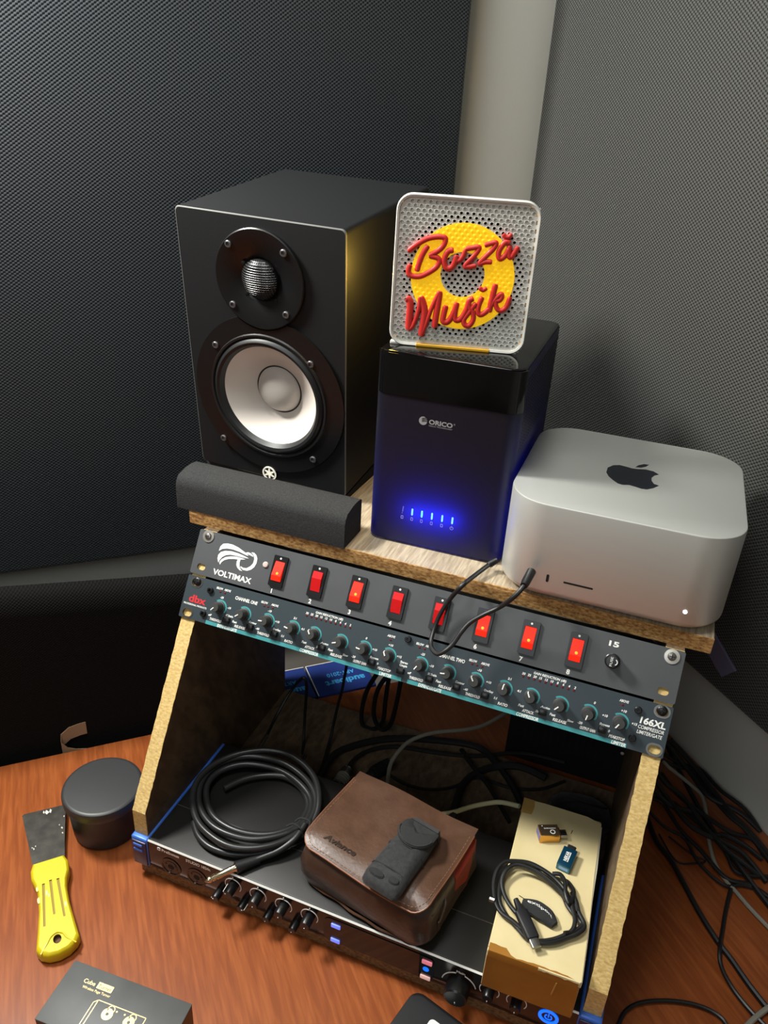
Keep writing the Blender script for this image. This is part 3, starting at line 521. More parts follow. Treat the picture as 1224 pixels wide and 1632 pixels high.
for k in range(10): LED += [(137.5+k*5.15, 35.7), (353.7+k*5.08, 35.7)]
for x, z in LED: MB().lathe_y(x, z, [(.95, -1.9), (.95, -2.5), (.05, -2.8)], 10, True).build('indicator_lamp', M_ledred, t)
P = MB(); fz = fxz(-2.2)
def T_(s, x, z, h, wd=None, **k): text(P, s, x, z-.2, h*1.22, wd and wd*1.08, shear=.15, bold=.032, f=fz, **k)
for c0, nm in ((0, 'CHANNEL ONE'), (216.4, 'CHANNEL TWO')):
    T_('BELOW', c0+38.5, 37.6, 1.7, 7); T_('ABOVE', c0+47.6, 37.6, 1.7, 7); T_(nm, c0+70.6, 32.4, 2.6, 23.5)
    T_('BELOW', c0+90.5, 36, 1.7, 7); T_('ABOVE', c0+102, 36, 1.7, 7.4); T_('ABOVE', c0+226, 37.5, 1.7, 7.4)
    T_('GAIN REDUCTION (dB)', c0+160.5, 40.4, 1.7, 27)
    for k, s in enumerate('30 25 20 15 12 10 8 6 4 2'.split()): T_(s, c0+137.5+k*5.12, 37.2, 1.7)
    for k, s in enumerate('THRESHOLD RELEASE THRESHOLD RATIO ATTACK RELEASE,OUTPUT GAIN,PEAKSTOP'.replace(' ', ',').replace('OUTPUT,GAIN', 'OUTPUT GAIN').split(',')):
        T_(s, c0+KN[k]-1, 5.2, 2.0, min(12.5, 1.55*len(s)+.5))
    T_('EXPANDER/GATE', c0+57, .6, 2.4, 21); T_('COMPRESSOR', c0+149, .6, 2.4, 18.5); T_('LIMITER', c0+229, .6, 2.4, 11.5)
    for x, l, m_, r in ((43.4, 'off', '-25', '-10'), (98.2, '-40', '-10', '+10'), (126.4, '1:1', '2:1', '4:1'), (202.6, '-20', '0', '+10'), (227.6, '0', '+10', '+15')):
        T_(l, c0+x-8.4, 9.0, 1.7); T_(m_, c0+x, 29.2, 1.7); T_(r, c0+x+10.6, 21, 1.7)
    for x in (71.6, 149.6, 178.0): T_('Fast', c0+x-8, 9.0, 1.8); T_('Slow', c0+x+8, 8.2, 1.6)
    for x, s in ((55.2, 'SC Enable'), (82.2, 'Contour'), (109.4, 'OverEasy'), (161.2, 'Auto'), (213.4, 'Bypass')): T_(s, c0+x+1.2, 13.4, 1.6, 8)
T_('Stereo', 244, 17, 1.7, 7); T_('Couple', 244, 14, 1.7, 7)
text(P, 'PROFESSIONAL PRODUCTS', 15.8, 14, 1.7, 27, bold=.02, f=fz)
text(P, '166XL', 469, 24.2, 5.4, 21.5, bold=.035, shear=.1, f=fz); text(P, 'COMPRESSOR', 468.6, 19.6, 3.0, 21.5, bold=.012, shear=.15, f=fz); text(P, 'LIMITER/GATE', 468.2, 15.2, 3.0, 21, bold=.012, shear=.15, f=fz)
P.build('printed_lettering', M_white, t, smooth=False)
text(MB(), 'dbx', 17, 17.6, 7.2, 20, bold=.03, f=fz).build('printed_emblem', M_red, t, smooth=False)

# ------------------------------------------------------------------ audio interface under the stand
t = thing('audio_interface', 'long black audio interface with knobs and blue ends at the foot of the stand', 'audio interface', (0, 0, 15))
MB().box(18, 460.5, -2.4, 147, .4, 42.2, 1, 2).build('housing', M_iface, t)
MB().box(19, 459.5, 46.6, 47.5, 42.0, 42.7).build('lid_seam', M_steel, t, smooth=False)
# face with a rolled lower edge
prof = [(-2.2, 41.2), (-4.6, 41.2), (-4.9, 30), (-4.9, 14), (-4.6, 9), (-3.4, 5.6), (-2, 4.6)]
b = MB().loft([[(x, y, z) for y, z in prof] for x in (18, 460.5)]); b.build('front_face', M_face, t, ang=50)
MB().loft([[(x, -4.75, 41.3), (x, -3.6, 42.5), (x, -2.9, 42.3), (x, -4.2, 41.0)] for x in (18, 460.5)]).build('chamfer_highlight', mat('painted_highlight', (236, 234, 228), .4, .3), t, smooth=False)  # highlight along the chamfer, put into a pale colour
for x0, x1 in ((-2, 18), (460.5, 480.5)):
    ck = MB().box(x0, x1, -6, 147, 3, 42.3, 2.2, 3).build('end_cheek', M_cheek, t)
    MB().box(x0+2 if x0 < 0 else x0+1, x1-1 if x0 < 0 else x1-2, -7.6, -5.6, 5, 39, 1.2, 2).build('navy_end_cap', M_navy, ck)
    for zz in (34, 27): MB().box(x0+4, x1-5, -8.6, -7.2, zz-1.6, zz+1.6, .5, 1).build('blue_rib', M_cheek, ck)
for x in (45, 75.8):
    j = MB().lathe_y(x, 16.5, [(12, -4.9), (12, -5.6), (10.4, -5.6), (9.8, -4.95), (7.6, -4.95), (7.4, -5.3), (3.6, -5.3), (3.4, -4.95), (.05, -4.95)], 32, True).build('combo_jack', M_blkgloss, t)
    MB().lathe_y(x, 16.5, [(3.2, -5.1), (3.2, -5.5), (.05, -5.5)], 16, True).build('jack_hole', M_slot, j)
    for dx, dz in ((-5.6, 3), (5.6, 3), (0, -6)): MB().lathe_y(x+dx, 16.5+dz, [(1, -5.0), (1, -5.4), (.05, -5.4)], 10, True).build('pin_socket', M_slot, j)
rg = MB()
for k in range(4):
    x = 118.8+28.2*k; MB().prism(band(x, 27, 8.6, 9.4, -35, 215, 26), (), -5.2, -4.8).prism([(x-.5, 35.6), (x+.5, 35.6), (x+.5, 39), (x-.5, 39)], (), -5.2, -4.8).build('printed_scale', M_white, t, smooth=False)
MB().prism(band(355.2, 15.5, 15.6, 16.6, 15, 75, 14), (), -5.2, -4.8).prism(band(355.2, 15.5, 15.6, 16.6, 105, 175, 14), (), -5.2, -4.8).build('printed_scale', M_white, t, smooth=False)
for x in (383, 408): MB().prism(band(x, 25, 8.6, 9.4, -35, 215, 26), (), -5.2, -4.8).build('printed_scale', M_white, t, smooth=False)
text(rg, 'PreSonus', 45.5, 34.8, 3.8, 21, bold=.045, f=fxz(-5.0)); text(rg, 'STUDIO 1824c', 78.4, 34.2, 3.8, 29, bold=.04, f=fxz(-5.0)); text(MB(), 'Main', 355.4, 32.4, 2.8, 8.4, bold=.03, f=fxz(-5.0)).build('printed_name', M_white, t, smooth=False)
rg.prism(rrect(29.6, 33.8, 34.7, 38.6, 1, 3), [rrect(31, 32.4, 35.4, 37.8, .3, 2)], -5.2, -4.8)
rg.build('printed_lettering', M_white, t, smooth=False)
def face_knob(x, z, r, ln, a):
    k = MB().lathe_y(x, z, [(r*.98, -4.9), (r, -6), (r*.96, -4.9-ln*.9), (r*.85, -4.9-ln), (.05, -5.0-ln)], 28, True).build('knob', M_blksatin, t)
    an = math.radians(90-a); dx, dz = math.cos(an), math.sin(an)
    MB().tube([(x+dx*r*1.0, -6.5, z+dz*r), (x+dx*r*.97, -4.9-ln*.93, z+dz*r*.97), (x+dx*r*.35, -5.15-ln, z+dz*r*.35)], .42, 6, False).build('pointer', M_white, k)
for k in range(4):
    face_knob(118.8+28.2*k, 26.5, 5.4, 11.5, (-70, -178, -178, -178)[k])
for x, a in ((102.4, -95), (131.4, 80), (160.2, -160), (188.8, -165)): face_knob(x, 8.8, 4.4, 9.5, a)
face_knob(355.2, 15.5, 11.4, 14, 172); face_knob(383, 24, 5.0, 8, 180); face_knob(408, 24, 5.0, 8, 180)
MB().prism(rrect(219, 331, 5, 37, 7, 5), (), -5.5, -4.8).build('display_window', M_blkgloss, t, ang=25)
for z in (29.6, 8.2): MB().box(226.8, 236.6, -7, -5.4, z-2.6, z+2.6, .9, 2).build('lit_button', M_lightblue, t)
MB().box(318.6, 328.6, -7, -5.4, 28, 33.4, .9, 2).build('lit_button', M_pink, t); MB().box(318.6, 328.6, -7, -5.4, 6, 11.2, .9, 2).build('lit_button', M_peach, t)
MB().prism(circ(323.2, 20, 3), (), -5.8, -5.4).build('lit_symbol', M_azure, t)
MB().prism(circ(437, 22.6, 9, 32), [circ(437, 22.6, 6.2, 32)], -5.8, -4.8).build('lit_power_ring', M_azure, t, ang=25)
MB().prism(band(437, 22, 2.6, 3.5, 120, 420, 20), (), -5.6, -4.8).prism([(436.5, 22), (437.5, 22), (437.5, 27), (436.5, 27)], (), -5.6, -4.8).build('power_symbol', M_azure, t, smooth=False)
# ------------------------------------------------------------------ loudspeaker on its foam pad
SX, SY, SZ = SPK
SR = Matrix((SX, SY, SZ)).transposed()
sh = 283.0; so = Vector((-61.76, 226.09, 645.91))-sh*Vector(SZ)
t = thing('loudspeaker', 'black two-way studio loudspeaker with a white cone, at left on the stand', 'loudspeaker', so, SR)
Wd, Dp = 183.6, 210.0
cab = bmesh.new()
o_ = rrect(0, Wd, 0, sh, 5, 6)
b = MB()
ins = rrect(1.2, Wd-1.2, 1.2, sh-1.2, 4.4, 6)
b.loft([[(u, 0, v) for u, v in ins], [(u, 1.2, v) for u, v in o_], [(u, Dp-1.2, v) for u, v in o_], [(u, Dp, v) for u, v in ins]], False, True)
b.prism(ins, [circ(94.5, sh-182, 67, 72), circ(92, sh-58, 28, 40)], 0, 12)
b.build('cabinet', M_blkvinyl, t)
edge = MB().loft([[(u, y, v) for u, v in rrect(a, Wd-a, a, sh-a, 5, 6)] for y, a in ((.9, -.05), (.15, .45), (-.1, 1.1))], False, False).build('rubbed_edge', mat('rubbed_cabinet_edge', (92, 92, 88), 0.6), t)
tz, wz = sh-58, sh-182
MB().lathe_y(92, tz, [(48.8, 0), (48.8, -3.6), (47.8, -4.4), (46.6, -4.2), (26, -2.6), (21, 1), (19.5, 1.5)], 64, False).build('tweeter_plate', M_blksatin, t)
cone_ = MB().lathe_y(92, tz, [(20, 1.5), (19, -3), (16, -6.5), (11, -8.8), (5, -9.8), (.05, -10)], 40, True)
dome = cone_.build('tweeter_dome', M_dust, t)
gm = MB()
for k in range(17):
    a = (k-8)*2.2; h = math.sqrt(max(19.3**2-a*a, 0))
    line = []; line2 = []
    for q in range(9):
        s_ = -h+2*h*q/8; rr = math.hypot(a, s_); y = -11.0+8*(rr/19.3)**3.4
        line.append((92+a, y, tz+s_)); line2.append((92+s_, y, tz+a))
    gm.tube(line, .32, 4, False); gm.tube(line2, .32, 4, False)
gm.build('dome_guard', M_guard, t)
for x, z in ((61, -27.6), (121, -28), (61, -86.6), (121, -87.2)):
    s = MB().lathe_y(x, sh+z, [(3.6, -3.2), (3.6, -5.2), (2.9, -5.7), (1.9, -5.7), (1.9, -4.2), (.05, -4.2)], 20, True).build('screw', M_screwgr, t)
for x, z in ((75.5, -44), (107, -46), (77, -74), (109, -76)):
    MB().lathe_y(x, sh+z, [(2.0, -2.2), (2.0, -3.2), (1.2, -3.5), (.05, -3.4)], 14, True).build('small_screw', M_screwblk, t)
cx = 94.5
# woofer frame: ring with its top bitten off by the tweeter plate
ring = [p for p in circ(cx, wz, 88.2, 120)]
a0 = [p for p in ring if math.hypot(p[0]-92, p[1]-tz) > 50.2]
import_cut = arc(92, tz, 50.2, 0, 359, 180)
cut = [p for p in import_cut if math.hypot(p[0]-cx, p[1]-wz) < 88.2]
cut.sort(key=lambda p: -p[0])
a0.sort(key=lambda p: (math.atan2(p[1]-wz, p[0]-cx)-pi/2) % (2*pi))      # from the top, counter-clockwise
loop = [p for p in a0] + sorted(cut, key=lambda p: p[0], reverse=True)
MB().prism(loop, [circ(cx, wz, 66, 72)], -2.8, .2).build('woofer_frame', M_blksatin, t, ang=25)
MB().lathe_y(cx, wz, [(88.0, -2.2), (87.0, -3.5), (86.2, -2.9)], 96).build('frame_rim', M_blkgloss, t) if False else None
MB().lathe_y(cx, wz, [(69.5, -2.6), (68.5, -4.6), (66.5, -4.4), (65, -2.4), (63.5, -4.6), (61, -6), (58, -5), (55.8, -1.4), (54.6, .5)], 80).build('surround', M_rubber, t)
MB().lathe_y(cx, wz, [(54.8, .2), (50, 4.2), (42, 10.4), (34, 16.6), (26.4, 21.5), (25, 22.4)], 80).build('cone', M_cone, t)
MB().lathe_y(cx, wz, [(27.0, 20.9), (26.2, 20.4), (25.2, 21.2)], 64).build('cap_seam', M_rubber, t)
MB().lathe_y(cx, wz, [(25.6, 21.2), (23, 16), (18, 12), (11, 9.4), (4, 8.5), (.05, 8.4)], 56, True).build('dust_cap', M_cap, t)
for x, z in ((35, -134.3), (146, -134), (34.3, -244), (146.4, -243)):
    MB().lathe_y(x, sh+z, [(3.8, -2.2), (3.8, -3.9), (3.1, -4.5), (1.9, -4.5), (1.9, -3.2), (.05, -3.2)], 20, True).build('screw', M_screwgr, t)
lgz = sh-275.2
MB().prism(circ(91, lgz, 8.4, 40), (), -3.1, .1).build('emblem_ground', M_slot, t, ang=30)
e = MB().prism(circ(91, lgz, 8.6, 40), [circ(91, lgz, 7.1, 40)], -3.9, -2.9)
for k in range(3):
    a = math.radians(90+60*k); dx, dz = math.cos(a), math.sin(a)
    for sgn in (1, -1):
        e.prism([(91+sgn*dx*6.4-dz*.7, lgz+sgn*dz*6.4+dx*.7), (91-dz*1.5, lgz+dx*1.5), (91+dz*1.5, lgz-dx*1.5), (91+sgn*dx*6.4+dz*.7, lgz+sgn*dz*6.4-dx*.7)], (), -3.8, -3)
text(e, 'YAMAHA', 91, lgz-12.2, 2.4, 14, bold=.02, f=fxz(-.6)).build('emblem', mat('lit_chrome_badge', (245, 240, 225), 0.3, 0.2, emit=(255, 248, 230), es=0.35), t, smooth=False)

t = thing('foam_pad', 'charcoal foam wedge with a rounded lip under the studio loudspeaker', 'foam pad', (0, 0, 355.6), None)
prof = [(160.3, 0), (160.3, 25), (162, 30.5), (166, 35.2), (172, 36.4), (180, 38.2), (190, 38.4), (199, 37.4), (202, 35.4)]
def foam_ring(x): return [(x, y-(x+35)*.008, z) for y, z in prof]+[(x, 202-(x+35)*.008, 0)]
MB().loft([foam_ring(-35.5), foam_ring(156.5)]).build('rounded_lip', M_foam, t, ang=40)
b = MB().box(-50, 120, 200, 252, 0, 4)            # wedge carrying the cabinet, joined to the lip by a thin web
def under(x_, y_): q = so+x_*Vector(SX)+y_*Vector(SY); return q
rings = []
for y_ in (6, 100, 206):
    l, r = under(1, y_), under(Wd-1, y_)
    rings.append([(l.x, max(l.y, 248), 0), (l.x, max(l.y, 248), l.z-355.9), (r.x, max(r.y, 247), r.z-355.9), (r.x, max(r.y, 247), 0)])
b.loft(rings).build('wedge', M_foam, t)

# ------------------------------------------------------------------ drive enclosure
t = thing('drive_enclosure', 'tall black disk enclosure with five glowing blue lights in the middle of the stand', 'disk enclosure', (166.73, 193.04, 355.6), Rz(math.degrees(NAS_YAW)))
nw, nd, nh = 135.6, 200.0, 193.0
def nloop(a, r): return rrect(a, nw-a, a, nd-a, r, 7)
MB().loft([[(u, v, z) for u, v in nloop(a, 12)] for z, a in ((2, 1.5), (3.5, 0), (153, 0), (190, .2))]).build('casing', M_smoke, t, ang=30)
MB().loft([[(u, v, z) for u, v in nloop(a, 12)] for z, a in ((190, 1.2), (192, 1.2), (192.6, 1.8), (193, 3.2))]).build('gloss_top', M_blkgloss, t, ang=40)
# gloss band wraps the front, stopping behind the corners
def wrap(z0, z1, d, y1=17): 
    fr = arc(12, 12, 12+d, 190, 270, 8)+arc(nw-12, 12, 12+d, 270, 350, 8)
    return [[(u, v, z) for u, v in fr]+[(u, v, z) for u, v in reversed(arc(12, 12, 11, 190, 270, 8)+arc(nw-12, 12, 11, 270, 350, 8))] for z in (z0, z1)]
MB().loft(wrap(153.4, 191.4, .9)).build('gloss_band', M_blkgloss, t, ang=40)
MB().loft(wrap(152.6, 153.2, .5)).build('band_seam', M_screwblk, t, ang=40)
lg = text(MB(), 'ORICO', 65.4, 130.9, 4.2, 22.4, bold=.035, f=fxz(-.15)); text(lg, 'ORICO TECHNOLOGY', 65.4, 128.6, 1.3, 22.4, f=fxz(-.15)); text(lg, '®', 78.2, 133.6, 1.6, f=fxz(-.15))
lg.prism(circ(48.6, 132.8, 4.0, 28), (), -.25, .05).build('emblem', M_grey, t, smooth=False)
sw = MB()
for k in range(3): sw.prism(band(50.5, 128.6+k*1.2, 4.4+k*.2, 4.9+k*.2, 60, 130, 8), (), -.45, -.2)
sw.build('emblem_swoosh', M_blkmat, t, smooth=False)
LX = [45.4, 55.2, 65.4, 75.7, 85.8]
for i, x in enumerate(LX):
    MB().prism(rrect(x-.85, x+.85, 34.4, 41.6, .8, 4), (), -.5, .1).build('blue_lamp', mat('blue_lamp_dim', (60, 110, 255), .3, emit=(50, 110, 255), es=7) if i == 1 else M_blueled, t)
    point('blue_lamp_light', (x*S, 0.010, 0.038), 0.05, (0.04, 0.06, 1.0), 0.004, t)
ic = MB()
for x in [35.4]+LX[:-1]: ic.prism(rrect(x-1.3, x+1.3, 28.4, 32.0, .5, 2), [rrect(x-.7, x+.7, 29.1, 31.3, .3, 2)], -.25, .05)
ic.prism(band(85.8, 29.6, 1.3, 1.9, 110, 430, 14), (), -.25, .05).prism([(85.5, 29.8), (86.1, 29.8), (86.1, 32), (85.5, 32)], (), -.25, .05)
ic.prism([(35.2, 36.2), (35.8, 36.2), (36.4, 42), (35.6, 42)], (), -.25, .05).prism(circ(35.2, 34.8, .4, 8), (), -.25, .05)
ic.build('printed_symbols', mat('lilac_print', (150, 150, 215), .6), t, smooth=False)
vt = MB()
for r_ in range(16):
    for c in range(24): vt.box(nw-.15, nw+.3, 20+c*7+(r_ % 2)*3.5, 24+c*7+(r_ % 2)*3.5, 112+r_*4.4, 113.8+r_*4.4)
tag(vt.build('vent_ribs', M_blksatin, t, smooth=False), kind='stuff')
for x, y in ((14, 14), (nw-14, 14), (14, nd-14), (nw-14, nd-14)): MB().lathe_z(x, y, [(6, 0), (6.5, 2.4)], 16).build('foot', M_rubber, t)

# ------------------------------------------------------------------ printed sign on top of it
t = thing('perforated_sign', 'white perforated sign with red script over a yellow ring, atop the disk enclosure', 'sign', (170, 214, 548.65), Rz(14))
sw_, shh = 122.0, 129.3
outer = rrect(0, sw_, 0, shh, 13.5, 8); inner = rrect(2.6, sw_-2.6, 2.6, shh-2.6, 11.5, 8)
fl = lambda L, y: [(u, y, v) for u, v in L]
sc2 = lambda L, d: [(61+(u-61)*(1-d/61), 64.6+(v-64.6)*(1-d/64.6)) for u, v in L]
MB().loft([fl(sc2(outer, .8), -1.4), fl(sc2(outer, .1), -.4), fl(outer, 1), fl(outer, 7)], False, False).loft([fl(inner, 1.6), fl(inner, -.8), fl(sc2(outer, .8), -1.4)], False, False).build('frame', M_shell, t, ang=60)
# grille: one ring of faces round every hole of the staggered pattern
px_, pz_ = 5.25, 3.42; hr = 1.34; g = MB(); bumps = MB(); nseg = 12
ox, oz = 10.4, 119.7
HC = []
def inside(u, v, m):
    x0, x1, z0, z1, r = 3.2+m, sw_-3.2-m, 3.2+m, shh-3.2-m, 10
    if not (x0 <= u <= x1 and z0 <= v <= z1): return False
    qx = max(x0+r-u, u-(x1-r), 0); qz = max(z0+r-v, v-(z1-r), 0)
    return math.hypot(qx, qz) <= r
rows = range(-4, 37)
for r_ in rows:
    z = oz-r_*pz_
    for c in range(-3, 24):
        u = ox+c*px_+(px_/2 if r_ % 2 else 0)
        if u < 1.4 or u > sw_-1.4 or z < 1.6 or z > shh-1.6: continue
        hole = inside(u, z, 1.0)
        hx, hz = px_/2, pz_/2
        sq = []
        for k in range(nseg):
            a = 2*pi*k/nseg; dx, dz = math.cos(a), math.sin(a); q = min(hx/abs(dx) if abs(dx) > 1e-6 else 9, hz/abs(dz) if abs(dz) > 1e-6 else 9)
            sq.append((u+dx*q, z+dz*q))
        for cx_, cz_ in ((hx, hz), (-hx, hz), (-hx, -hz), (hx, -hz)):
            # snap the nearest ray to the cell corner so that cells close up
            i = min(range(nseg), key=lambda k: math.hypot(sq[k][0]-u-cx_, sq[k][1]-z-cz_)); sq[i] = (u+cx_, z+cz_)
        cl = lambda p: (min(max(p[0], 1.8), sw_-1.8), min(max(p[1], 1.8), shh-1.8))
        sq = [cl(p) for p in sq]
        if not hole:
            if inside(u, z, -1.6): g.face(g.verts([(p[0], 1.0, p[1]) for p in sq]))
            continue
        HC.append((u, z))
        A = g.verts([(p[0], 1.0, p[1]) for p in sq]); B = g.verts([(u+hr*math.cos(2*pi*k/nseg), .75, z+hr*math.sin(2*pi*k/nseg)) for k in range(nseg)])
        Cc = g.verts([(u+hr*.92*math.cos(2*pi*k/nseg), 2.6, z+hr*.92*math.sin(2*pi*k/nseg)) for k in range(nseg)])
        for k in range(nseg):
            j = (k+1) % nseg; g.face([A[k], A[j], B[j], B[k]]); g.face([B[k], B[j], Cc[j], Cc[k]])
go = g.build('perforated_plate', M_shell, t, ang=50)
# solid back with the round opening behind the ring
MB().prism(sc2(outer, 2.7), [circ(61, 64.2, 53, 48)], 2.7, 4.6).build('back_plate', M_shell, t, ang=30)
MB().lathe_y(61, 64.2, [(53, 3), (53, 6.5), (.05, 6.6)], 48, True).build('dark_backing', M_slot, t)
MB().box(25, 92, -1.9, 8, .0, 2.6, .5, 1).build('amber_foot', M_amber, t)
MB().box(1.2, 24, .2, 7.2, .0, 2.4, .4, 1).box(93, sw_-6, .2, 7.2, .0, 2.4, .4, 1).build('white_foot', M_shell, t)
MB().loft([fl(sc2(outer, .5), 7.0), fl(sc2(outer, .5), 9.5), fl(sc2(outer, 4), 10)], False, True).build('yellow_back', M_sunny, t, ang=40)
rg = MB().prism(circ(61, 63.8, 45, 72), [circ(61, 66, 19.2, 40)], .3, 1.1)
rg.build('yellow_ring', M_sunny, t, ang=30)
for u, z in HC:
    d1 = math.hypot(u-61, z-63.8); d2 = math.hypot(u-61, z-66)
    if d1 < 43.4 and d2 > 20.8: bumps.lathe_y(u, z, [(1.5, .35), (1.2, -.12), (.55, -.3), (.02, -.32)], 8, True)
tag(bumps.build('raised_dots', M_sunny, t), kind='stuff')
for k, (a, b_) in enumerate(((0, 10), (10, 23))):
    m = MB()
    for wd, pts in TR['SIGN_STROKES'][a:b_]: m.ribbon(pts, wd*1.5, -2.6, .6)
    m.build('script_lettering', M_letter, t, ang=60)
point('sign_lamp', (-0.009, 0.022, 0.06), 0.5, (1.0, 0.62, 0.10), 0.012, t)

# ------------------------------------------------------------------ silver computer
t = thing('desktop_computer', 'silver rounded-square desktop computer with a dark top emblem at right on the stand', 'computer', (306.28, 153.6, 355.6), Rz(0.6))
def sq_loop(a, r, n=12): return rrect(a, 197-a, a, 197-a, r, n)
rings = [[(u, v, z) for u, v in sq_loop(a, 38-a*.6)] for z, a in ((4.2, 9), (4.6, 6), (6.4, 2.6), (9.4, .5), (12, 0), (93.6, 0), (94.6, .35), (95, 1.1))]
MB().loft(rings).build('enclosure', M_alu, t, ang=28)
MB().lathe_z(98.5, 98.5, [(80, 0), (84, 1.2), (84, 4.4)], 64).build('round_foot', M_rubber, t)
lg = MB()
for poly in TR['MAC_LOGO']: lg.prism(poly, (), 94.98, 95.08, 'xy')
lg.build('emblem', M_ink, t, smooth=False)
MB().prism(rrect(46.3, 48.7, 20.8, 28.6, 1.1, 4), (), -.12, .4).build('usb_port', M_slot, t, smooth=False)
MB().prism(rrect(61.5, 87.2, 23.5, 25.3, .8, 4), (), -.12, .4).build('card_slot', M_slot, t, smooth=False)
MB().lathe_y(164, 23, [(1.7, -.05), (1.5, -.25), (.05, -.3)], 14, True).build('white_lamp', M_whiteled, t)
# ------------------------------------------------------------------ brown pouch and the nylon case on it
IT = 57.4                                        # top of the audio interface
BA = -10.0
t = thing('leather_pouch', 'brown leather pouch with a stitched flap, lying on the audio interface', 'pouch', (186.5, 18.5, IT), Rz(BA))
pw, pd = 131.0, 100.0
def ploop(a, r, n=7): return rrect(a, pw-a, a, pd-a, r, n)
prof = [(0.3, 3), (3, -2.5), (8, -6.5), (18, -8), (30, -7.5), (40, -6), (47, -3.5), (52, 0), (55.5, 5), (56.5, 14)]
def wob(u, v, z): return (u+1.1*math.sin(z*.21+u*.03)+.9*math.sin(v*.09), v+1.5*math.sin(u*.055+z*.1)+.7*math.sin(u*.19), z+(1.0*math.sin(u*.06+v*.05) if z > 50 else 0))
MB().loft([[wob(u, v, z) for u, v in ploop(a, 16)] for z, a in prof]).build('body', M_leatherD, t, ang=80)
flap = [(-3, pd+1.5), (-3.5, 60), (-4, 22)]+arc(10, 10, 14, 180, 262, 6)+[(40, -5.5), (80, -6.5), (108, -7)]+arc(119, 7, 14, 278, 350, 6)+[(134, 40), (134.5, 75), (134.5, pd+2)]
fz_ = lambda u, v: 58.6+1.3*math.sin(u*.06+v*.05)-(.02*max(0, 12-v)**2 if v < 12 else 0)
def sheet(loop, th, m, name, z0=0, parent=None):
    mb = MB(); cx_ = sum(p[0] for p in loop)/len(loop); cz_ = sum(p[1] for p in loop)/len(loop); R = []
    for k in (1.0, .85, .6, .3, .04): R.append([(cx_+(u-cx_)*k, cz_+(v-cz_)*k) for u, v in loop])
    top = [[(u, v, fz_(u, v)+z0+th) for u, v in L] for L in R]
    mb.loft([[(u, v, fz_(u, v)+z0) for u, v in loop]]+top, True, True)
    return mb.build(name, m, parent or t, ang=60)
def dense(L, step=9):
    o = []
    for a, b_ in zip(L, L[1:]+L[:1]):
        n = max(1, int(math.hypot(b_[0]-a[0], b_[1]-a[1])/step))
        o += [(a[0]+(b_[0]-a[0])*k/n, a[1]+(b_[1]-a[1])*k/n) for k in range(n)]
    return o
flap = dense(flap)
fo = sheet(flap, 1.6, M_leather, 'flap')
i0 = [(u, v, fz_(u, v)+.7) for u, v in flap if v < 96]
MB().tube(i0, .95, 6, False).build('edge_piping', M_piping, fo)
st = MB(); acc = 0
for a, b_ in zip(i0, i0[1:]):
    A, B_ = Vector(a), Vector(b_); c_ = Vector((64, 48, A.z)); k = 0.955
    A2, B2 = c_+(A-c_)*k, c_+(B_-c_)*k; n = max(1, int((B2-A2).length/3.2))
    for q in range(n):
        p0, p1 = A2.lerp(B2, (q+.15)/n), A2.lerp(B2, (q+.75)/n); p0.z = fz_(p0.x, p0.y)+1.75; p1.z = fz_(p1.x, p1.y)+1.75
        st.tube([p0, p1], .3, 4, False)
tag(st.build('stitching', mat('tan_thread', (150, 108, 80), .7), fo, smooth=False), kind='stuff')
em = text(MB(), 'Aviance', 32, 9.0, 6.0, 36, bold=.03, shear=.25, f=lambda u, v: (u, v, fz_(u, v)+1.75)); em.build('embossed_lettering', M_emboss, fo, smooth=False)
MB().tube([wob(u, v, 4.5) for u, v in [(p[0], p[1]) for p in dense(ploop(-4.6, 18), 6)]], 1.3, 6, False).build('base_piping', M_leather, t)
MB().loft([[(pw-1, 48, 8), (pw+7.5, 48, 12), (pw+7, 50, 46), (pw-2, 50, 55)], [(pw-1, 72, 8), (pw+9.5, 74, 14), (pw+8.5, 76, 50), (pw-2, 76, 57)], [(pw-1, 94, 8), (pw+7, 96, 16), (pw+5, 97, 52), (pw-2, 96, 57)]]).build('red_gusset', M_redgus, t)
z_ = MB().tube([(pw+6, 30, 43), (pw+8.5, 26, 40), (pw+9, 18, 30)], 1.0, 8).box(pw+7.6, pw+9.8, 13, 19, 16, 30, .7, 1)
z_.build('zip_pull', M_leatherD, t)
MB().tube([(pw+4.2+1.2*math.sin(k*.7), 6+k*6.5, 44+.5*math.sin(k)) for k in range(14)], 1.1, 6).build('zip', M_nylon, t)

t = thing('nylon_case', 'worn black nylon knife case with a velcro flap, lying on the brown pouch', 'case', (271.5, -9.5, IT+62.6), Rz(-13.5))
rings = []
for s, hw, h in ((0, 15, 1.5), (2, 18.5, 6), (10, 19.5, 9.5), (30, 18.5, 13.5), (52, 17.5, 14.5), (64, 17, 13), (70, 16, 9)):
    c = [(-hw, 0), (-hw*1.02, h*.45), (-hw*.86, h*.9), (-hw*.4, h*1.05), (hw*.1, h*.98), (hw*.55, h*1.04), (hw*.9, h*.85), (hw*1.03, h*.4), (hw, 0)]
    rings.append([(u+.5*math.sin(s*.4+u), s, max(v+.4*math.sin(u*.7+s*.3), 0) if v else 0) for u, v in c])
MB().loft(rings).build('body', M_nylon, t, ang=60)
fl_ = [(-13.5, 84), (-17.5, 74), (-18.5, 62)]+arc(0, 66, 19.5, 200, 340, 14)+[(18.5, 62), (17.5, 74), (13.5, 84)]
m = MB(); R = []
for k, dz in ((1.0, -1.6), (1.0, .6), (.92, 1.4), (.6, 1.8), (.2, 1.9)): R.append([(u*k, 66+(v-66)*k, 15.6+dz-max(0, v-68)*.55) for u, v in fl_])
f_ = m.loft(R).build('velcro_flap', M_velcro, t, ang=50)
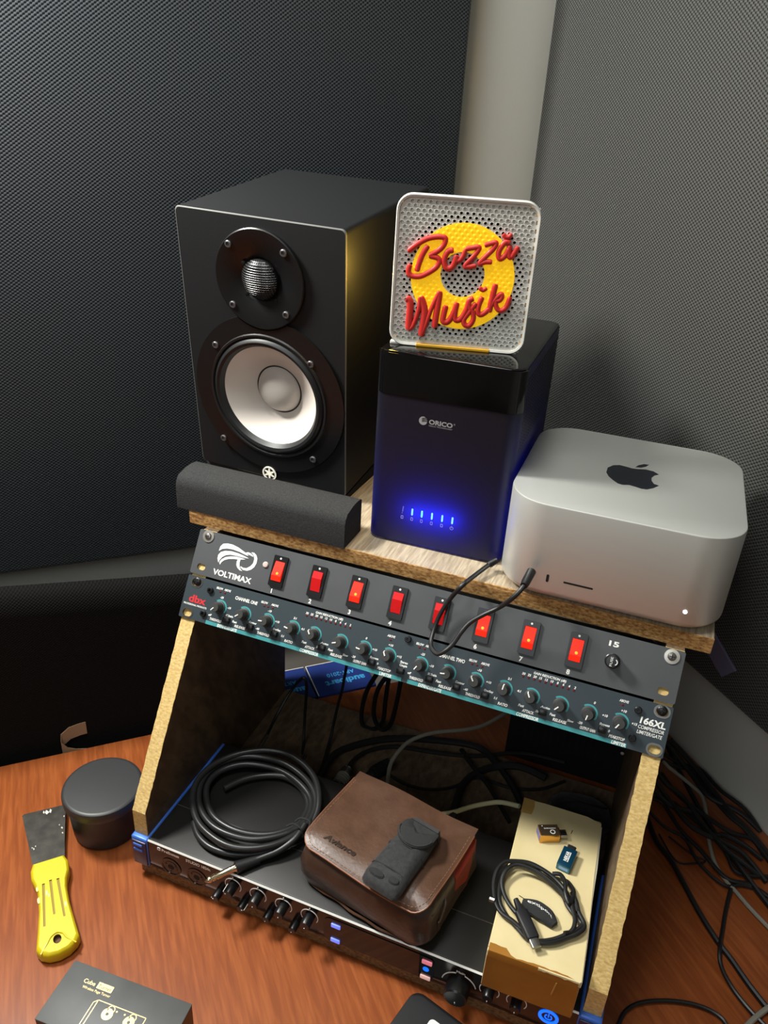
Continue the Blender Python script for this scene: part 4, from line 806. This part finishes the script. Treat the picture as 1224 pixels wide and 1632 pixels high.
MB().tube([(u*.93, 66+(v-66)*.93, 17.3-max(0, v-68)*.55) for u, v in fl_[2:18]], .8, 6).build('bound_edge', M_nylon, f_)
MB().loft([[(-17.5, 77, 0), (17, 77, 0), (15, 78, 12), (-15, 78, 12)], [(-15, 86, 0), (14, 86, 0), (13, 86, 7), (-13, 86, 7)]]).loft([[(-16.5, 66, 0), (16, 66, 0), (15, 66, 14), (-15, 66, 14)], [(-17, 80, 0), (16, 80, 0), (14, 80, 10), (-14, 80, 10)]]).build('hinge_end', M_nylon, t)
for s in (18, 45): MB().tube([(-18.8, s, 2), (-17.6, s+.6, 9), (-9, s+1.2, 13.4 if s > 30 else 11), (6, s+1.5, 14 if s > 30 else 11.4), (17.5, s+1, 9), (19, s, 2)], .7, 6).build('seam', M_velcro, t)
MB().loft([[(-8+9*math.cos(a)*q, 10+4*math.sin(a)*q, 9.6+dz) for a in [2*pi*k/12 for k in range(12)]] for q, dz in ((1, -1.2), (.8, .6), (.3, 1.1))]).loft([[(9+6*math.cos(a)*q, 12+4*math.sin(a)*q, 10+dz) for a in [2*pi*k/12 for k in range(12)]] for q, dz in ((1, -1.2), (.8, .8), (.3, 1.4))]).build('worn_bulge', M_velcro, t)

# ------------------------------------------------------------------ cream carton with adapters and a USB-C lead on it
t = thing('cardboard_box', 'long cream cardboard box with brown tape on its end, on the audio interface', 'box', (375.2, -14.2, IT), Rz(1.8))
cw, cd, ch = 79.5, 178, 50
MB().box(0, cw, .6, cd, 0, ch-1.2, 1, 2).build('carton_body', M_card, t)
lid = [(1, cd-.5), (1, 20), (.2, 4)]+[(k*8, .4+random.uniform(-.5, .9)) for k in range(1, 10)]+[(cw+.4, .8), (cw+.6, 60), (cw-.4, 110), (cw+.2, cd-4), (cw-14, cd+.3), (22, cd+.8)]
MB().prism(lid, (), ch-1.4, ch, 'xy').build('lid_panel', M_card, t, ang=20)
MB().loft([[(cw-.2, y, ch-9), (cw+.9+j, y, ch-9), (cw+1.2+j, y, ch-2.0), (cw-.2, y, ch-2.0)] for y, j in ((2, 0), (40, .3), (80, -.1), (120, .5), (cd-6, .1))]).build('side_flap_edge', M_cardedge, t, ang=20)
tp = MB().box(.4, cw-.4, -.2, .8, .6, ch-7, .3, 1)
tp.loft([[(x, -.3, ch-8), (x, -.1, ch-1), (x, .2, ch+.12), (x, 1.4+random.uniform(-.8, 1.6)+(5 if x < 16 else 0), ch+.2)] for x in [1+k*4.8 for k in range(17)]], False, False, False)
tp.build('brown_tape', M_tape, t, ang=40)
MB().loft([[(x, -.5, ch-1.6+random.uniform(-.9, .9)), (x, .4, ch-1), (x, .8, ch+.35), (x, -.2, ch+.1)] for x in [44+k*2.5 for k in range(15)]]).build('torn_paper_edge', M_card, t, ang=30)
MB().loft([[(-.3, cd-20, ch-8), (-.3, cd-20, ch+.15), (9+2*math.sin(1), cd-19, ch+.2)], [(-.3, cd-8, ch-9), (-.3, cd-8, ch+.15), (12, cd-9, ch+.2)], [(-.3, cd+.6, ch-9), (-.3, cd+.6, ch+.15), (11, cd+.6, ch+.2)]], False, False, False).build('tape_scrap', mat('aged_clear_tape', (186, 150, 84), .3), t)
MB().tube([(58, 1.5, 14), (59.5, -.3, 26), (61, -.3, 40)], .7, 5, False).build('tape_crease', mat('tape_highlight', (186, 142, 72), .3), t)
nk = MB()
for x, y, dx, dy in ((24, 136, 4, 7), (52, 150, 1, 5), (25, 133, 3, 3), (16, 62, 6, -2)): nk.tube([(x, y, ch+.05), (x+dx*.5, y+dy*.6, ch+.2), (x+dx, y+dy, ch+.05)], .35, 5)
nk.build('scuff', M_slot, t)
CT = IT+ch
t = thing('usb_adapter', 'gold and bronze USB adapter lying on the cream box', 'adapter', (395.1, 113.4, CT), Rz(24.6))
MB().box(0, 20, 0, 13.5, 0, 10.4, .5, 2).build('gold_body', M_gold, t); MB().box(.4, 19.6, .4, 13.1, 10.2, 10.7, .2, 1).build('bronze_face', M_brownm, t)
MB().loft([[(x, u+6.7, v+5.2) for u, v in rrect(-4.3, 4.3, -1.5, 1.5, 1.4, 5)] for x in (19.5, 22.5, 28)]).build('plug', M_chrome, t, ang=50)
MB().box(20, 21.6, 1.6, 11.8, 1.8, 8.6, .6, 1).build('collar', M_brownm, t)
MB().box(-.3, .4, 1.2, 12.3, 1.6, 8.8, .1, 1).build('socket', mat('lilac_socket', (120, 124, 190), .4), t)
q = MB(); f = lambda u, v: (u, v, 10.78)
q.prism(circ(13, 4.2, 2.6, 24), [circ(13, 4.2, 1.8, 24)], 10.7, 10.8, 'xy'); text(q, 'connect', 11, 8.2, 1.7, 12, bold=.02, f=lambda u, v: (22-u, 17.2-v, 10.8))
q.prism(circ(4, 11.4, .6, 8), (), 10.7, 10.8, 'xy').build('printed_lettering', M_white, t, smooth=False)
t = thing('usb_adapter', 'petrol blue USB adapter lying on the cream box beside the gold one', 'adapter', (415.2, 90.9, CT), Rz(-8.3))
MB().box(0, 13.4, 0, 22.6, 0, 8.6, .6, 2).build('body', M_petrol, t)
MB().prism(rrect(.8, 12.6, .9, 7.7, .3, 2), [rrect(2.2, 11.2, 2.3, 6.4, .3, 2)], -.3, .2).build('socket_rim', mat('blue_rim', (70, 130, 150), .3, .6), t, ang=20)
MB().box(2.2, 11.2, -.1, .3, 2.3, 6.4).build('socket', mat('pale_blue_socket', (150, 190, 245), .4), t, smooth=False)
MB().loft([[(u+6.7, y, v+4.3) for u, v in rrect(-4.3, 4.3, -1.4, 1.4, 1.3, 5)] for y in (22.4, 25.5, 29)]).build('plug', M_steel, t, ang=50)
q = text(MB(), 'NEKAR', 11.6, 3.9, 3.2, 12, bold=.03, f=lambda u, v: (4.3+(7-v)*1.0, u, 8.7)); q.prism([(8, 5.4), (8.8, 5.4), (8.8, 17.6), (8, 17.6)], (), 8.6, 8.72, 'xy').build('printed_lettering', M_white, t, smooth=False)

U = TR['UC']
t = thing('usb_cable', 'coiled black USB-C cable with a velcro strap, lying on the cream box', 'cable', (410, 45, CT))
off = Vector((410, 45, CT)); rel = lambda L, d=0.0: [Vector(p)-off+Vector((0, 0, d)) for p in L]
for k in 'abcde':
    MB().tube(rel(U[k]), 2.0, 10).build('cable_turn', M_rubber, t)
A, B_ = [Vector(p)-off for p in U['plug']]; d_ = (B_-A).normalized(); sd = d_.cross(Vector((0, 0, 1)))
MB().loft([[tuple(A+d_*s+sd*u+Vector((0, 0, v+.5))) for u, v in rrect(-w2, w2, -h2, h2, h2*.8, 5)] for s, w2, h2 in ((-12, 2.2, 2.2), (-2, 3.6, 2.8), (0, 6.0, 3.2), (24, 6.0, 3.2), (25, 5.4, 2.8))]).build('plug_body', M_blkmat, t)
L_ = (B_-A).length
MB().loft([[tuple(A+d_*s+sd*u+Vector((0, 0, v+.5))) for u, v in rrect(-4.4, 4.4, -1.5, 1.5, 1.4, 5)] for s in (25, 32.5)]).build('metal_tip', M_steel, t, ang=50)
sp = rel(U['strap']); m = MB(); rings = []
N_ = 14
def bez(L, k):
    i = min(int(k*(len(L)-1)), len(L)-2); return L[i].lerp(L[i+1], k*(len(L)-1)-i)
for k in range(N_):
    p = bez(sp, k/(N_-1)); T = (bez(sp, min(1, k/(N_-1)+.1))-bez(sp, max(0, k/(N_-1)-.1))).normalized(); s_ = Vector((-T.y, T.x, 0)); hw = 6.5*math.sin(pi*(.15+.75*k/(N_-1)))+1.5
    rings.append([tuple(p+s_*a*hw+Vector((0, 0, 2.6-2.2*a*a))) for a in (-1, -.6, -.2, .2, .6, 1)]+[tuple(p+s_*a*hw+Vector((0, 0, -2.4))) for a in (1, -1)])
so_ = m.loft(rings).build('velcro_strap', M_velcro, t, ang=60)
def on_strap(u, v):
    p = bez(sp, min(max(u, 0), 1)); return tuple(p+Vector((-.35, .9, 0)).normalized()*v+Vector((0, 0, 3.0)))
text(MB(), 'extlport', .5, .2, 3.2, .74, bold=.01, f=on_strap).build('printed_lettering', M_white, so_, smooth=False)
a_ = [Vector(p)-off for p in U['tip2']]
MB().tube([a_[0]+Vector((2, 0, 0)), a_[0], a_[1]], 2.6, 8, False).build('second_plug_end', M_steel, t)

# ------------------------------------------------------------------ instrument lead
K = TR['COIL']
t = thing('instrument_cable', 'thick black coiled instrument cable with a jack plug, on the audio interface at left', 'cable', (90, 80, IT)); off = Vector((90, 80, IT))
MB().tube(rel(K['loops'], 1.0), 3.5, 12, sub=6).build('cable_coil', M_coil, t)
MB().tube(rel(K['plug_tail'], 1.0), 3.5, 12).build('cable_tail', M_coil, t)
A, B_ = [Vector(p)-off for p in K['boot']]; d_ = (B_-A).normalized()
MB().tube([A, A.lerp(B_, .6), B_], lambda k: 4.4+1.8*k, 16, False).build('plug_boot', M_blkmat, t)
A, B_ = [Vector(p)-off for p in K['tip']]; L_ = (B_-A).length
pts = [A.lerp(B_, k) for k in (0, .05, .62, .63, .66, .67, .76, .77, .8, .81, .86, .92, 1)]
rad = [4.6, 3.4, 3.3, 2.6, 2.6, 3.2, 3.2, 2.4, 2.4, 3.0, 3.2, 2.2, .5]
up = Vector((0, 0, 1)); dd = (B_-A).normalized(); s1 = dd.cross(up).normalized(); s2 = s1.cross(dd)
MB().loft([[tuple(p+s1*r*math.cos(2*pi*k/16)+s2*r*math.sin(2*pi*k/16)) for k in range(16)] for p, r in zip(pts, rad)]).build('jack_tip', mat('gold_tinted_metal', (222, 208, 178), .2, 1.0), t, ang=50)
MB().tube(rel(K['tie']), 1.0, 8).build('cord_tie', M_velcro, t)

# ------------------------------------------------------------------ loose leads; each one is a thing
def lead(key, r, m, label, ends=None, loc=None):
    P_ = [Vector(p) for p in TR['CAB'][key]]; o = P_[len(P_)//2]
    b = MB().tube([p-o for p in P_], r, 8).build('loose_cable', m); b.location = o*S
    return tag(b, label, 'cable', 'loose cables around the stand')
P_ = TR['CAB']['usb_link']; o = Vector(P_[10])
t = thing('usb_cable', 'short black cable looping from the disk enclosure to the silver computer across the red switches', 'cable', o)
Q = [Vector(p)-o for p in P_]
MB().tube(Q[1:-2]+[Q[-2]], 2.15, 10).build('jacket', M_rubber, t)
MB().tube([Q[1]+(Q[0]-Q[1])*k for k in (-.15, .5, 1.0)], lambda k: 3.4-.6*k, 12, False).build('ribbed_boot', M_steel if False else M_cable, t)
for k in range(4):
    c_ = Q[1]+(Q[0]-Q[1])*(.1+.22*k); dd = (Q[0]-Q[1]).normalized(); MB().tube([c_-dd*.4, c_+dd*.4], 3.8-.15*k, 12, False).build('boot_rib', M_screwblk, t)
MB().tube([Q[-2]-(Q[-1]-Q[-2])*.25, Q[-2], Q[-1]-Vector((0, 2.2, 0))], lambda k: 3.2+.9*min(1, k*1.6), 14, False).build('plug_boot', M_cable, t)

P_ = TR['CAB']['loop_plug']; o = Vector(P_[4]); Q = [Vector(p)-o for p in P_]
t = thing('patch_cable', 'thin black cable arching up behind the coiled instrument cable, plug end showing', 'cable', o)
MB().tube(Q[1:]+[Q[-1]+Vector((2, 6, -2.4-Q[-1].z-o.z+20))], 1.9, 8).build('jacket', M_cable, t)
MB().tube([Q[1], Q[0], Q[0]+(Q[0]-Q[1])*.5], 2.6, 10, False).build('silver_plug', M_steel, t)
lead('drop', 1.9, M_cableD, 'thin black cable hanging straight down behind the instrument cable coil')
lead('arc_thick', 4.2, M_cableD, 'thick dull black cable arching behind the brown pouch')
lead('arc_thin', 2.6, M_cableD, 'thinner dull black cable curving under the thick arch behind the brown pouch')
lead('coil_a', 3.0, M_cable, 'hanging black cable loop inside the stand under the panels, left of the two loops')
lead('coil_b', 3.0, M_cable, 'hanging black cable loop inside the stand under the panels, right of the two loops')
lead('grey', 2.4, M_greyc, 'grey cable curving up from the back of the brown pouch')
lead('cream', 2.6, M_cream, 'cream white cable between the brown pouch and the cream box')
lead('floor_thin', 1.8, M_cableD, 'thin black cable lying across the wooden base board behind the pouch')
lead('floor_black', 4.4, M_cableD, 'thick black cable bending behind the cream white cable')
lead('diag', 2.6, M_cableD, 'black cable crossing diagonally behind the cream box')
lead('desk_grey', 2.3, M_greyc, 'light grey cable running over the desk right of the stand')
lead('desk_black_1', 3.0, M_cable, 'black cable beside the light grey cable at the right')
lead('desk_black_2', 3.0, M_cable, 'long black cable from behind the stand to the lower right of the desk')
lead('desk_black_3', 2.2, M_cable, 'thin black cable crossing the long black cable at the lower right of the desk')
lead('desk_black_4', 2.0, M_cable, 'black cable curving along the bottom right of the desk by the interface')
lead('desk_black_5', 3.4, M_cableD, 'dark cable lying along the right wall edge of the desk')
lead('desk_black_6', 2.2, M_cableD, 'dark cable low behind the right side panel heading for the wall')
lead('desk_black_7', 2.6, M_cableD, 'dark cable between the grey cable and the right wall')
lead('desk_grey_2', 2.6, M_greyc, 'short grey cable end at the bottom right corner of the desk')
lead('desk_thin', 1.0, M_cableD, 'hair-thin black wire loop on the desk right of the stand')
t = thing('dark_filler_box', 'black box added to fill the dark space behind the base board of the stand', 'filler box', (322, 328, 0), Rz(0))  # stand-in box, added to keep this space dark
MB().box(0, 165, 0, 42, 0, 128, 4, 3).build('housing', M_blkmat, t)
v = MB()
for k in range(12): v.box(20+k*8, 24+k*8, -.3, .6, 40, 96)
tag(v.build('vent_slots', M_slot, t, smooth=False), kind='stuff')
MB().lathe_y(140, 60, [(2.2, .2), (2.0, -.8), (.05, -1.2)], 14, True).build('indicator_lamp', M_ledoff, t)
random.seed(3)
for k in range(8):
    y0 = 300+k*14; pts = []; x = 500+random.uniform(0, 10); y = y0; 
    for q in range(7):
        pts.append(Vector((x, y, 3.2+(10+3.0*k)*math.exp(-q*.7)+1.2*k*(q < 6))))
        x += 20+random.uniform(-4, 8); y += random.uniform(-28, 8)
        lim = (695-.736*x)/.677-8; y = min(y, lim)
    o = pts[3].copy(); b = MB().tube([p-o for p in pts], random.choice((1.8, 2.4, 3.0)), 8).build('loose_cable', M_cableD); b.location = o*S
    tag(b, 'dull black cable in the tangle right of the stand, %s from the wall' % ('eighth seventh sixth fifth fourth third second first'.split()[k]), 'cable', 'cable tangle right of the stand')
def connector(x, y, z, ang, label, grey):
    t = thing('cable_connector', label, 'connector', (x, y, 15), Rz(ang))
    b = MB(); z0 = z
    b.tube([(0, 0, z0), (0, 26, z0)], 8.0, 20, False).build('shell', M_steel if grey else M_blkmat, t)
    for k in range(5): MB().tube([(0, 3+k*3.2, z0), (0, 4.6+k*3.2, z0)], 8.7, 20, False).build('grip_ring', M_greyc if grey else M_cable, t)
    MB().tube([(0, -1, z0), (0, -26, z0-1)], lambda k: 6.5-2.8*k, 16, False).build('strain_relief', M_blkmat, t)
    MB().tube([(0, 26, z0), (0, 29, z0)], 6.8, 16, False).build('metal_rim', M_chrome, t)
connector(155, 170, 9, -3, 'grey ribbed microphone connector between the coil and the brown pouch', True)
connector(186, 205, 9, -28, 'black microphone connector behind the back corner of the brown pouch', False)
t = thing('fabric_pouch', 'crumpled black fabric pouch behind the cream box inside the stand', 'pouch', (430, 247, 15), Rz(-4))
rings = []
for z, k in ((0, .86), (5, 1), (14, 1), (23, .86), (29, .55), (31, .15)):
    rings.append([((36*math.cos(a)+2.2*math.sin(5*a+z*.2))*k, (21*math.sin(a)+2.0*math.sin(4*a+1+z*.15))*k, z+(1.6*math.sin(3*a+z) if 0 < z < 31 else 0)) for a in [2*pi*i/36 for i in range(36)]])
MB().loft(rings).build('body', M_nylon, t, ang=80)
MB().tube([(-26, -12, 25), (-8, -6, 31.5), (10, -3, 32), (26, 6, 26)], 1.2, 6).build('drawstring', M_cableD, t)

# ------------------------------------------------------------------ things on the desk at left
t = thing('lidded_pot', 'black round pot with a smooth flat lid, on the desk beside the stand', 'pot', (-68, 33, 0))
MB().lathe_z(0, 0, [(33, 0), (35.5, 1.2), (36.4, 4), (37.6, 24), (38.6, 44), (39.2, 47)], 64).build('cup', M_rubber, t)
MB().lathe_z(0, 0, [(39.4, 46.4), (42.2, 49), (42.9, 53), (42.9, 58.5), (42.2, 60.6), (40.5, 61.8), (38.6, 62), (0.05, 61.9)], 64).build('lid', mat('black_lid_rubber', (46, 47, 48), .42), t)

sa = -43.5                                        # handle direction
t = thing('putty_knife', 'yellow-handled putty knife with a stained blade on the desk', 'putty knife', (-84.5, -40.5, 0), Rz(sa))
bl = [(0, 15.5), (-28, 18.2), (-74, 24.0), (-76, 23.4), (-78.6, -19), (-77, -21.5), (-30, -17.5), (0, -15.2)]
def taper(name, loop, m, z0, z1): return MB().prism(loop, (), z0, z1, 'xy').build(name, m, t, ang=25)
b = MB().loft([[(u, v, z) for u, v in bl] for z in (6.0, 7.3)]).build('blade', M_blade, t, smooth=False)
b.data.transform(Matrix.Rotation(math.radians(3.0), 4, 'Y') @ Matrix.Translation((0, 0, 0)))
pl_ = MB()
for u, v, r_ in ((-72, 4, 3.2), (-73, 8, 2.4), (-74, 1, 1.8), (-28, -13, 1.5), (-31, -11, 1.1), (-30, -14.5, 1.0), (-60, 21, 1.2), (-45, 17, 1.6), (-38, 17, 1.3), (-50, 15, 1.0)):
    c_ = [(u+r_*(1+.5*math.sin(k*2.3+u))*math.cos(2*pi*k/9), v+r_*.6*(1+.4*math.sin(k*1.7+v))*math.sin(2*pi*k/9)) for k in range(9)]
    pl_.loft([[(a, b_, 7.2-a*-.0-(-a)*0.0) for a, b_ in c_], [(u+(a-u)*.5, v+(b_-v)*.5, 7.75) for a, b_ in c_]])
q = pl_.build('plaster_spots', M_plaster, b, smooth=False); q.data.transform(Matrix.Rotation(math.radians(3.0), 4, 'Y'))
tag(q, kind='stuff')
ho = [(-4, 15.8), (4, 19), (16, 18.8), (26, 15.6), (36, 14.4), (56, 15.2), (80, 18.0), (97, 20.0)]
hb = [(97, -19.0), (80, -16.6), (56, -13.6), (34, -13.2), (24, -15.2), (14, -18), (4, -18), (-4, -15.4)]
end = [(102, 17), (107, 10), (109, 0), (107.5, -9), (103, -16)]
hl = dense(ho+end+hb, 4); hc = (52, 1)
inn = lambda d: [(hc[0]+(u-hc[0])*(1-d/56), hc[1]+(v-hc[1])*(1-d/17)) for u, v in hl]
hole = [(94+5.0*math.cos(2*pi*k/20), .5+3.8*math.sin(2*pi*k/20)) for k in range(20)]
slots = [[(u0-1, c_-1.3), (u1, c2-1.0), (u1, c2+1.0), (u0-1, c_+1.3)] for u0, u1, c_, c2 in ((26, 72, 7.2, 9.2), (25, 66, 0.2, 0.4), (27, 76, -6.6, -9.4))]
hd = MB().loft([[(u, v, z) for u, v in L] for L, z in ((inn(1.5), .3), (hl, 3), (hl, 11), (inn(.8), 13.4), (inn(2.4), 14.8))], True, False)
hd.prism(inn(2.4), [hole]+slots, 14.6, 14.8, 'xy').build('handle', M_yellow, t, ang=40)
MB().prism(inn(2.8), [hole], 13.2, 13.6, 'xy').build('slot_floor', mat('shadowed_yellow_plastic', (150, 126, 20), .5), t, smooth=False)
MB().lathe_z(94, .5, [(5.2, 13.4), (5.0, 10), (.05, 9.6)], 20, False, True).build('hang_hole', mat('brown_hole', (96, 62, 32), .7), t)
MB().tube([(103.8, 16.5, 13.6), (96, 9, 15.0), (90, 6.0, 15.2), (87.2, 0.5, 15.3), (90, -5.2, 15.2), (96, -9, 15.0), (104, -15, 13.6)], .9, 6).build('rear_ridge', M_yellow, t)
sm = MB()
for u, v, r_ in ((38, -4.5, 2.4), (42, -2.6, 1.6), (58, 11.5, 2.2), (30, -13, 2.0), (44, -12.5, 2.5)):
    sm.loft([[(u+r_*math.cos(2*pi*k/9)*(1.6+.3*math.sin(k)), v+r_*.55*math.sin(2*pi*k/9), 14.75) for k in range(9)], [(u+r_*.5*math.cos(2*pi*k/9)*1.5, v+r_*.3*math.sin(2*pi*k/9), 14.95) for k in range(9)]])
tag(sm.build('plaster_smears', mat('pale_smear', (240, 232, 160), .8), t, smooth=False), kind='stuff')

t = thing('small_carton', 'grey-black carton with gold foil print, at the lower left of the desk', 'box', (30.2, -180, 0), Rz(3.8))
kw, kd, kh = 118.8, 54.5, 38
MB().box(0, kw, 0, kd, 0, kh-1, .6, 1).build('carton_body', mat('carton_side', (52, 40, 34), .4), t); MB().box(-.2, kw+.2, -.2, kd+.2, kh-1.6, kh, .7, 2).build('lid_face', M_boxgrey, t)
f = lambda u, v: (u, v, kh+.06)
q = MB(); text(q, 'Cube', 24.6, 40.0, 3.6, 11.5, bold=.01, f=f)
q.prism(rrect(32.6, 47.6, 39.2, 44.8, .3, 2), (), kh-.1, kh+.05, 'xy')
text(q, 'Wireless Page Turner', 34.8, 35.6, 2.2, 28, f=f)
def ln(a, b_, w_=.35):
    d = Vector((b_[0]-a[0], b_[1]-a[1])).normalized(); n = Vector((-d.y, d.x))*w_
    q.prism([(a[0]+n.x, a[1]+n.y), (a[0]-n.x, a[1]-n.y), (b_[0]-n.x, b_[1]-n.y), (b_[0]+n.x, b_[1]+n.y)], (), kh-.1, kh+.05, 'xy')
for a, b_ in (((41, 31), (88, 31)), ((88, 31), (88, 2)), ((41, 31), (41, 2)), ((38, 28), (41, 31)), ((38, 28), (38, 2))): ln(a, b_)
for x in (55, 76):
    q.prism(circ(x, 23.2, 5.0, 24), [circ(x, 23.2, 1.4, 12)], kh-.1, kh+.05, 'xy'); q.prism(band(x+1.2, 27.6, 2.6, 3.4, -30, 210, 14), (), kh-.1, kh+.05, 'xy')
for x in (61.6, 69.4): q.prism(circ(x, 27.6, .8, 10), (), kh-.1, kh+.05, 'xy')
q.build('foil_print', M_goldprint, t, smooth=False)
text(MB(), 'Turner', 40.1, 40.2, 3.0, 13.4, bold=.01, f=lambda u, v: (u, v, kh+.09)).build('reversed_lettering', M_boxgrey, t, smooth=False)
t = thing('phone', 'black round-cornered phone with a white emblem at the bottom edge of the desk', 'phone', (316.5, -9.5, 0), Rz(-15))
L9 = rrect(0, 76, -150, 0, 11, 8)
MB().loft([[(u+(38-u)*k, v+(-75-v)*k, z) for u, v in L9] for z, k in ((0, .03), (1.2, 0), (7.4, 0), (8.8, .02), (9, .05))]).build('case', M_rubber, t, ang=40)
MB().prism(rrect(27, 42, -30, -14, 4, 6), (), 8.9, 9.15, 'xy').build('white_emblem', M_white, t, smooth=False)
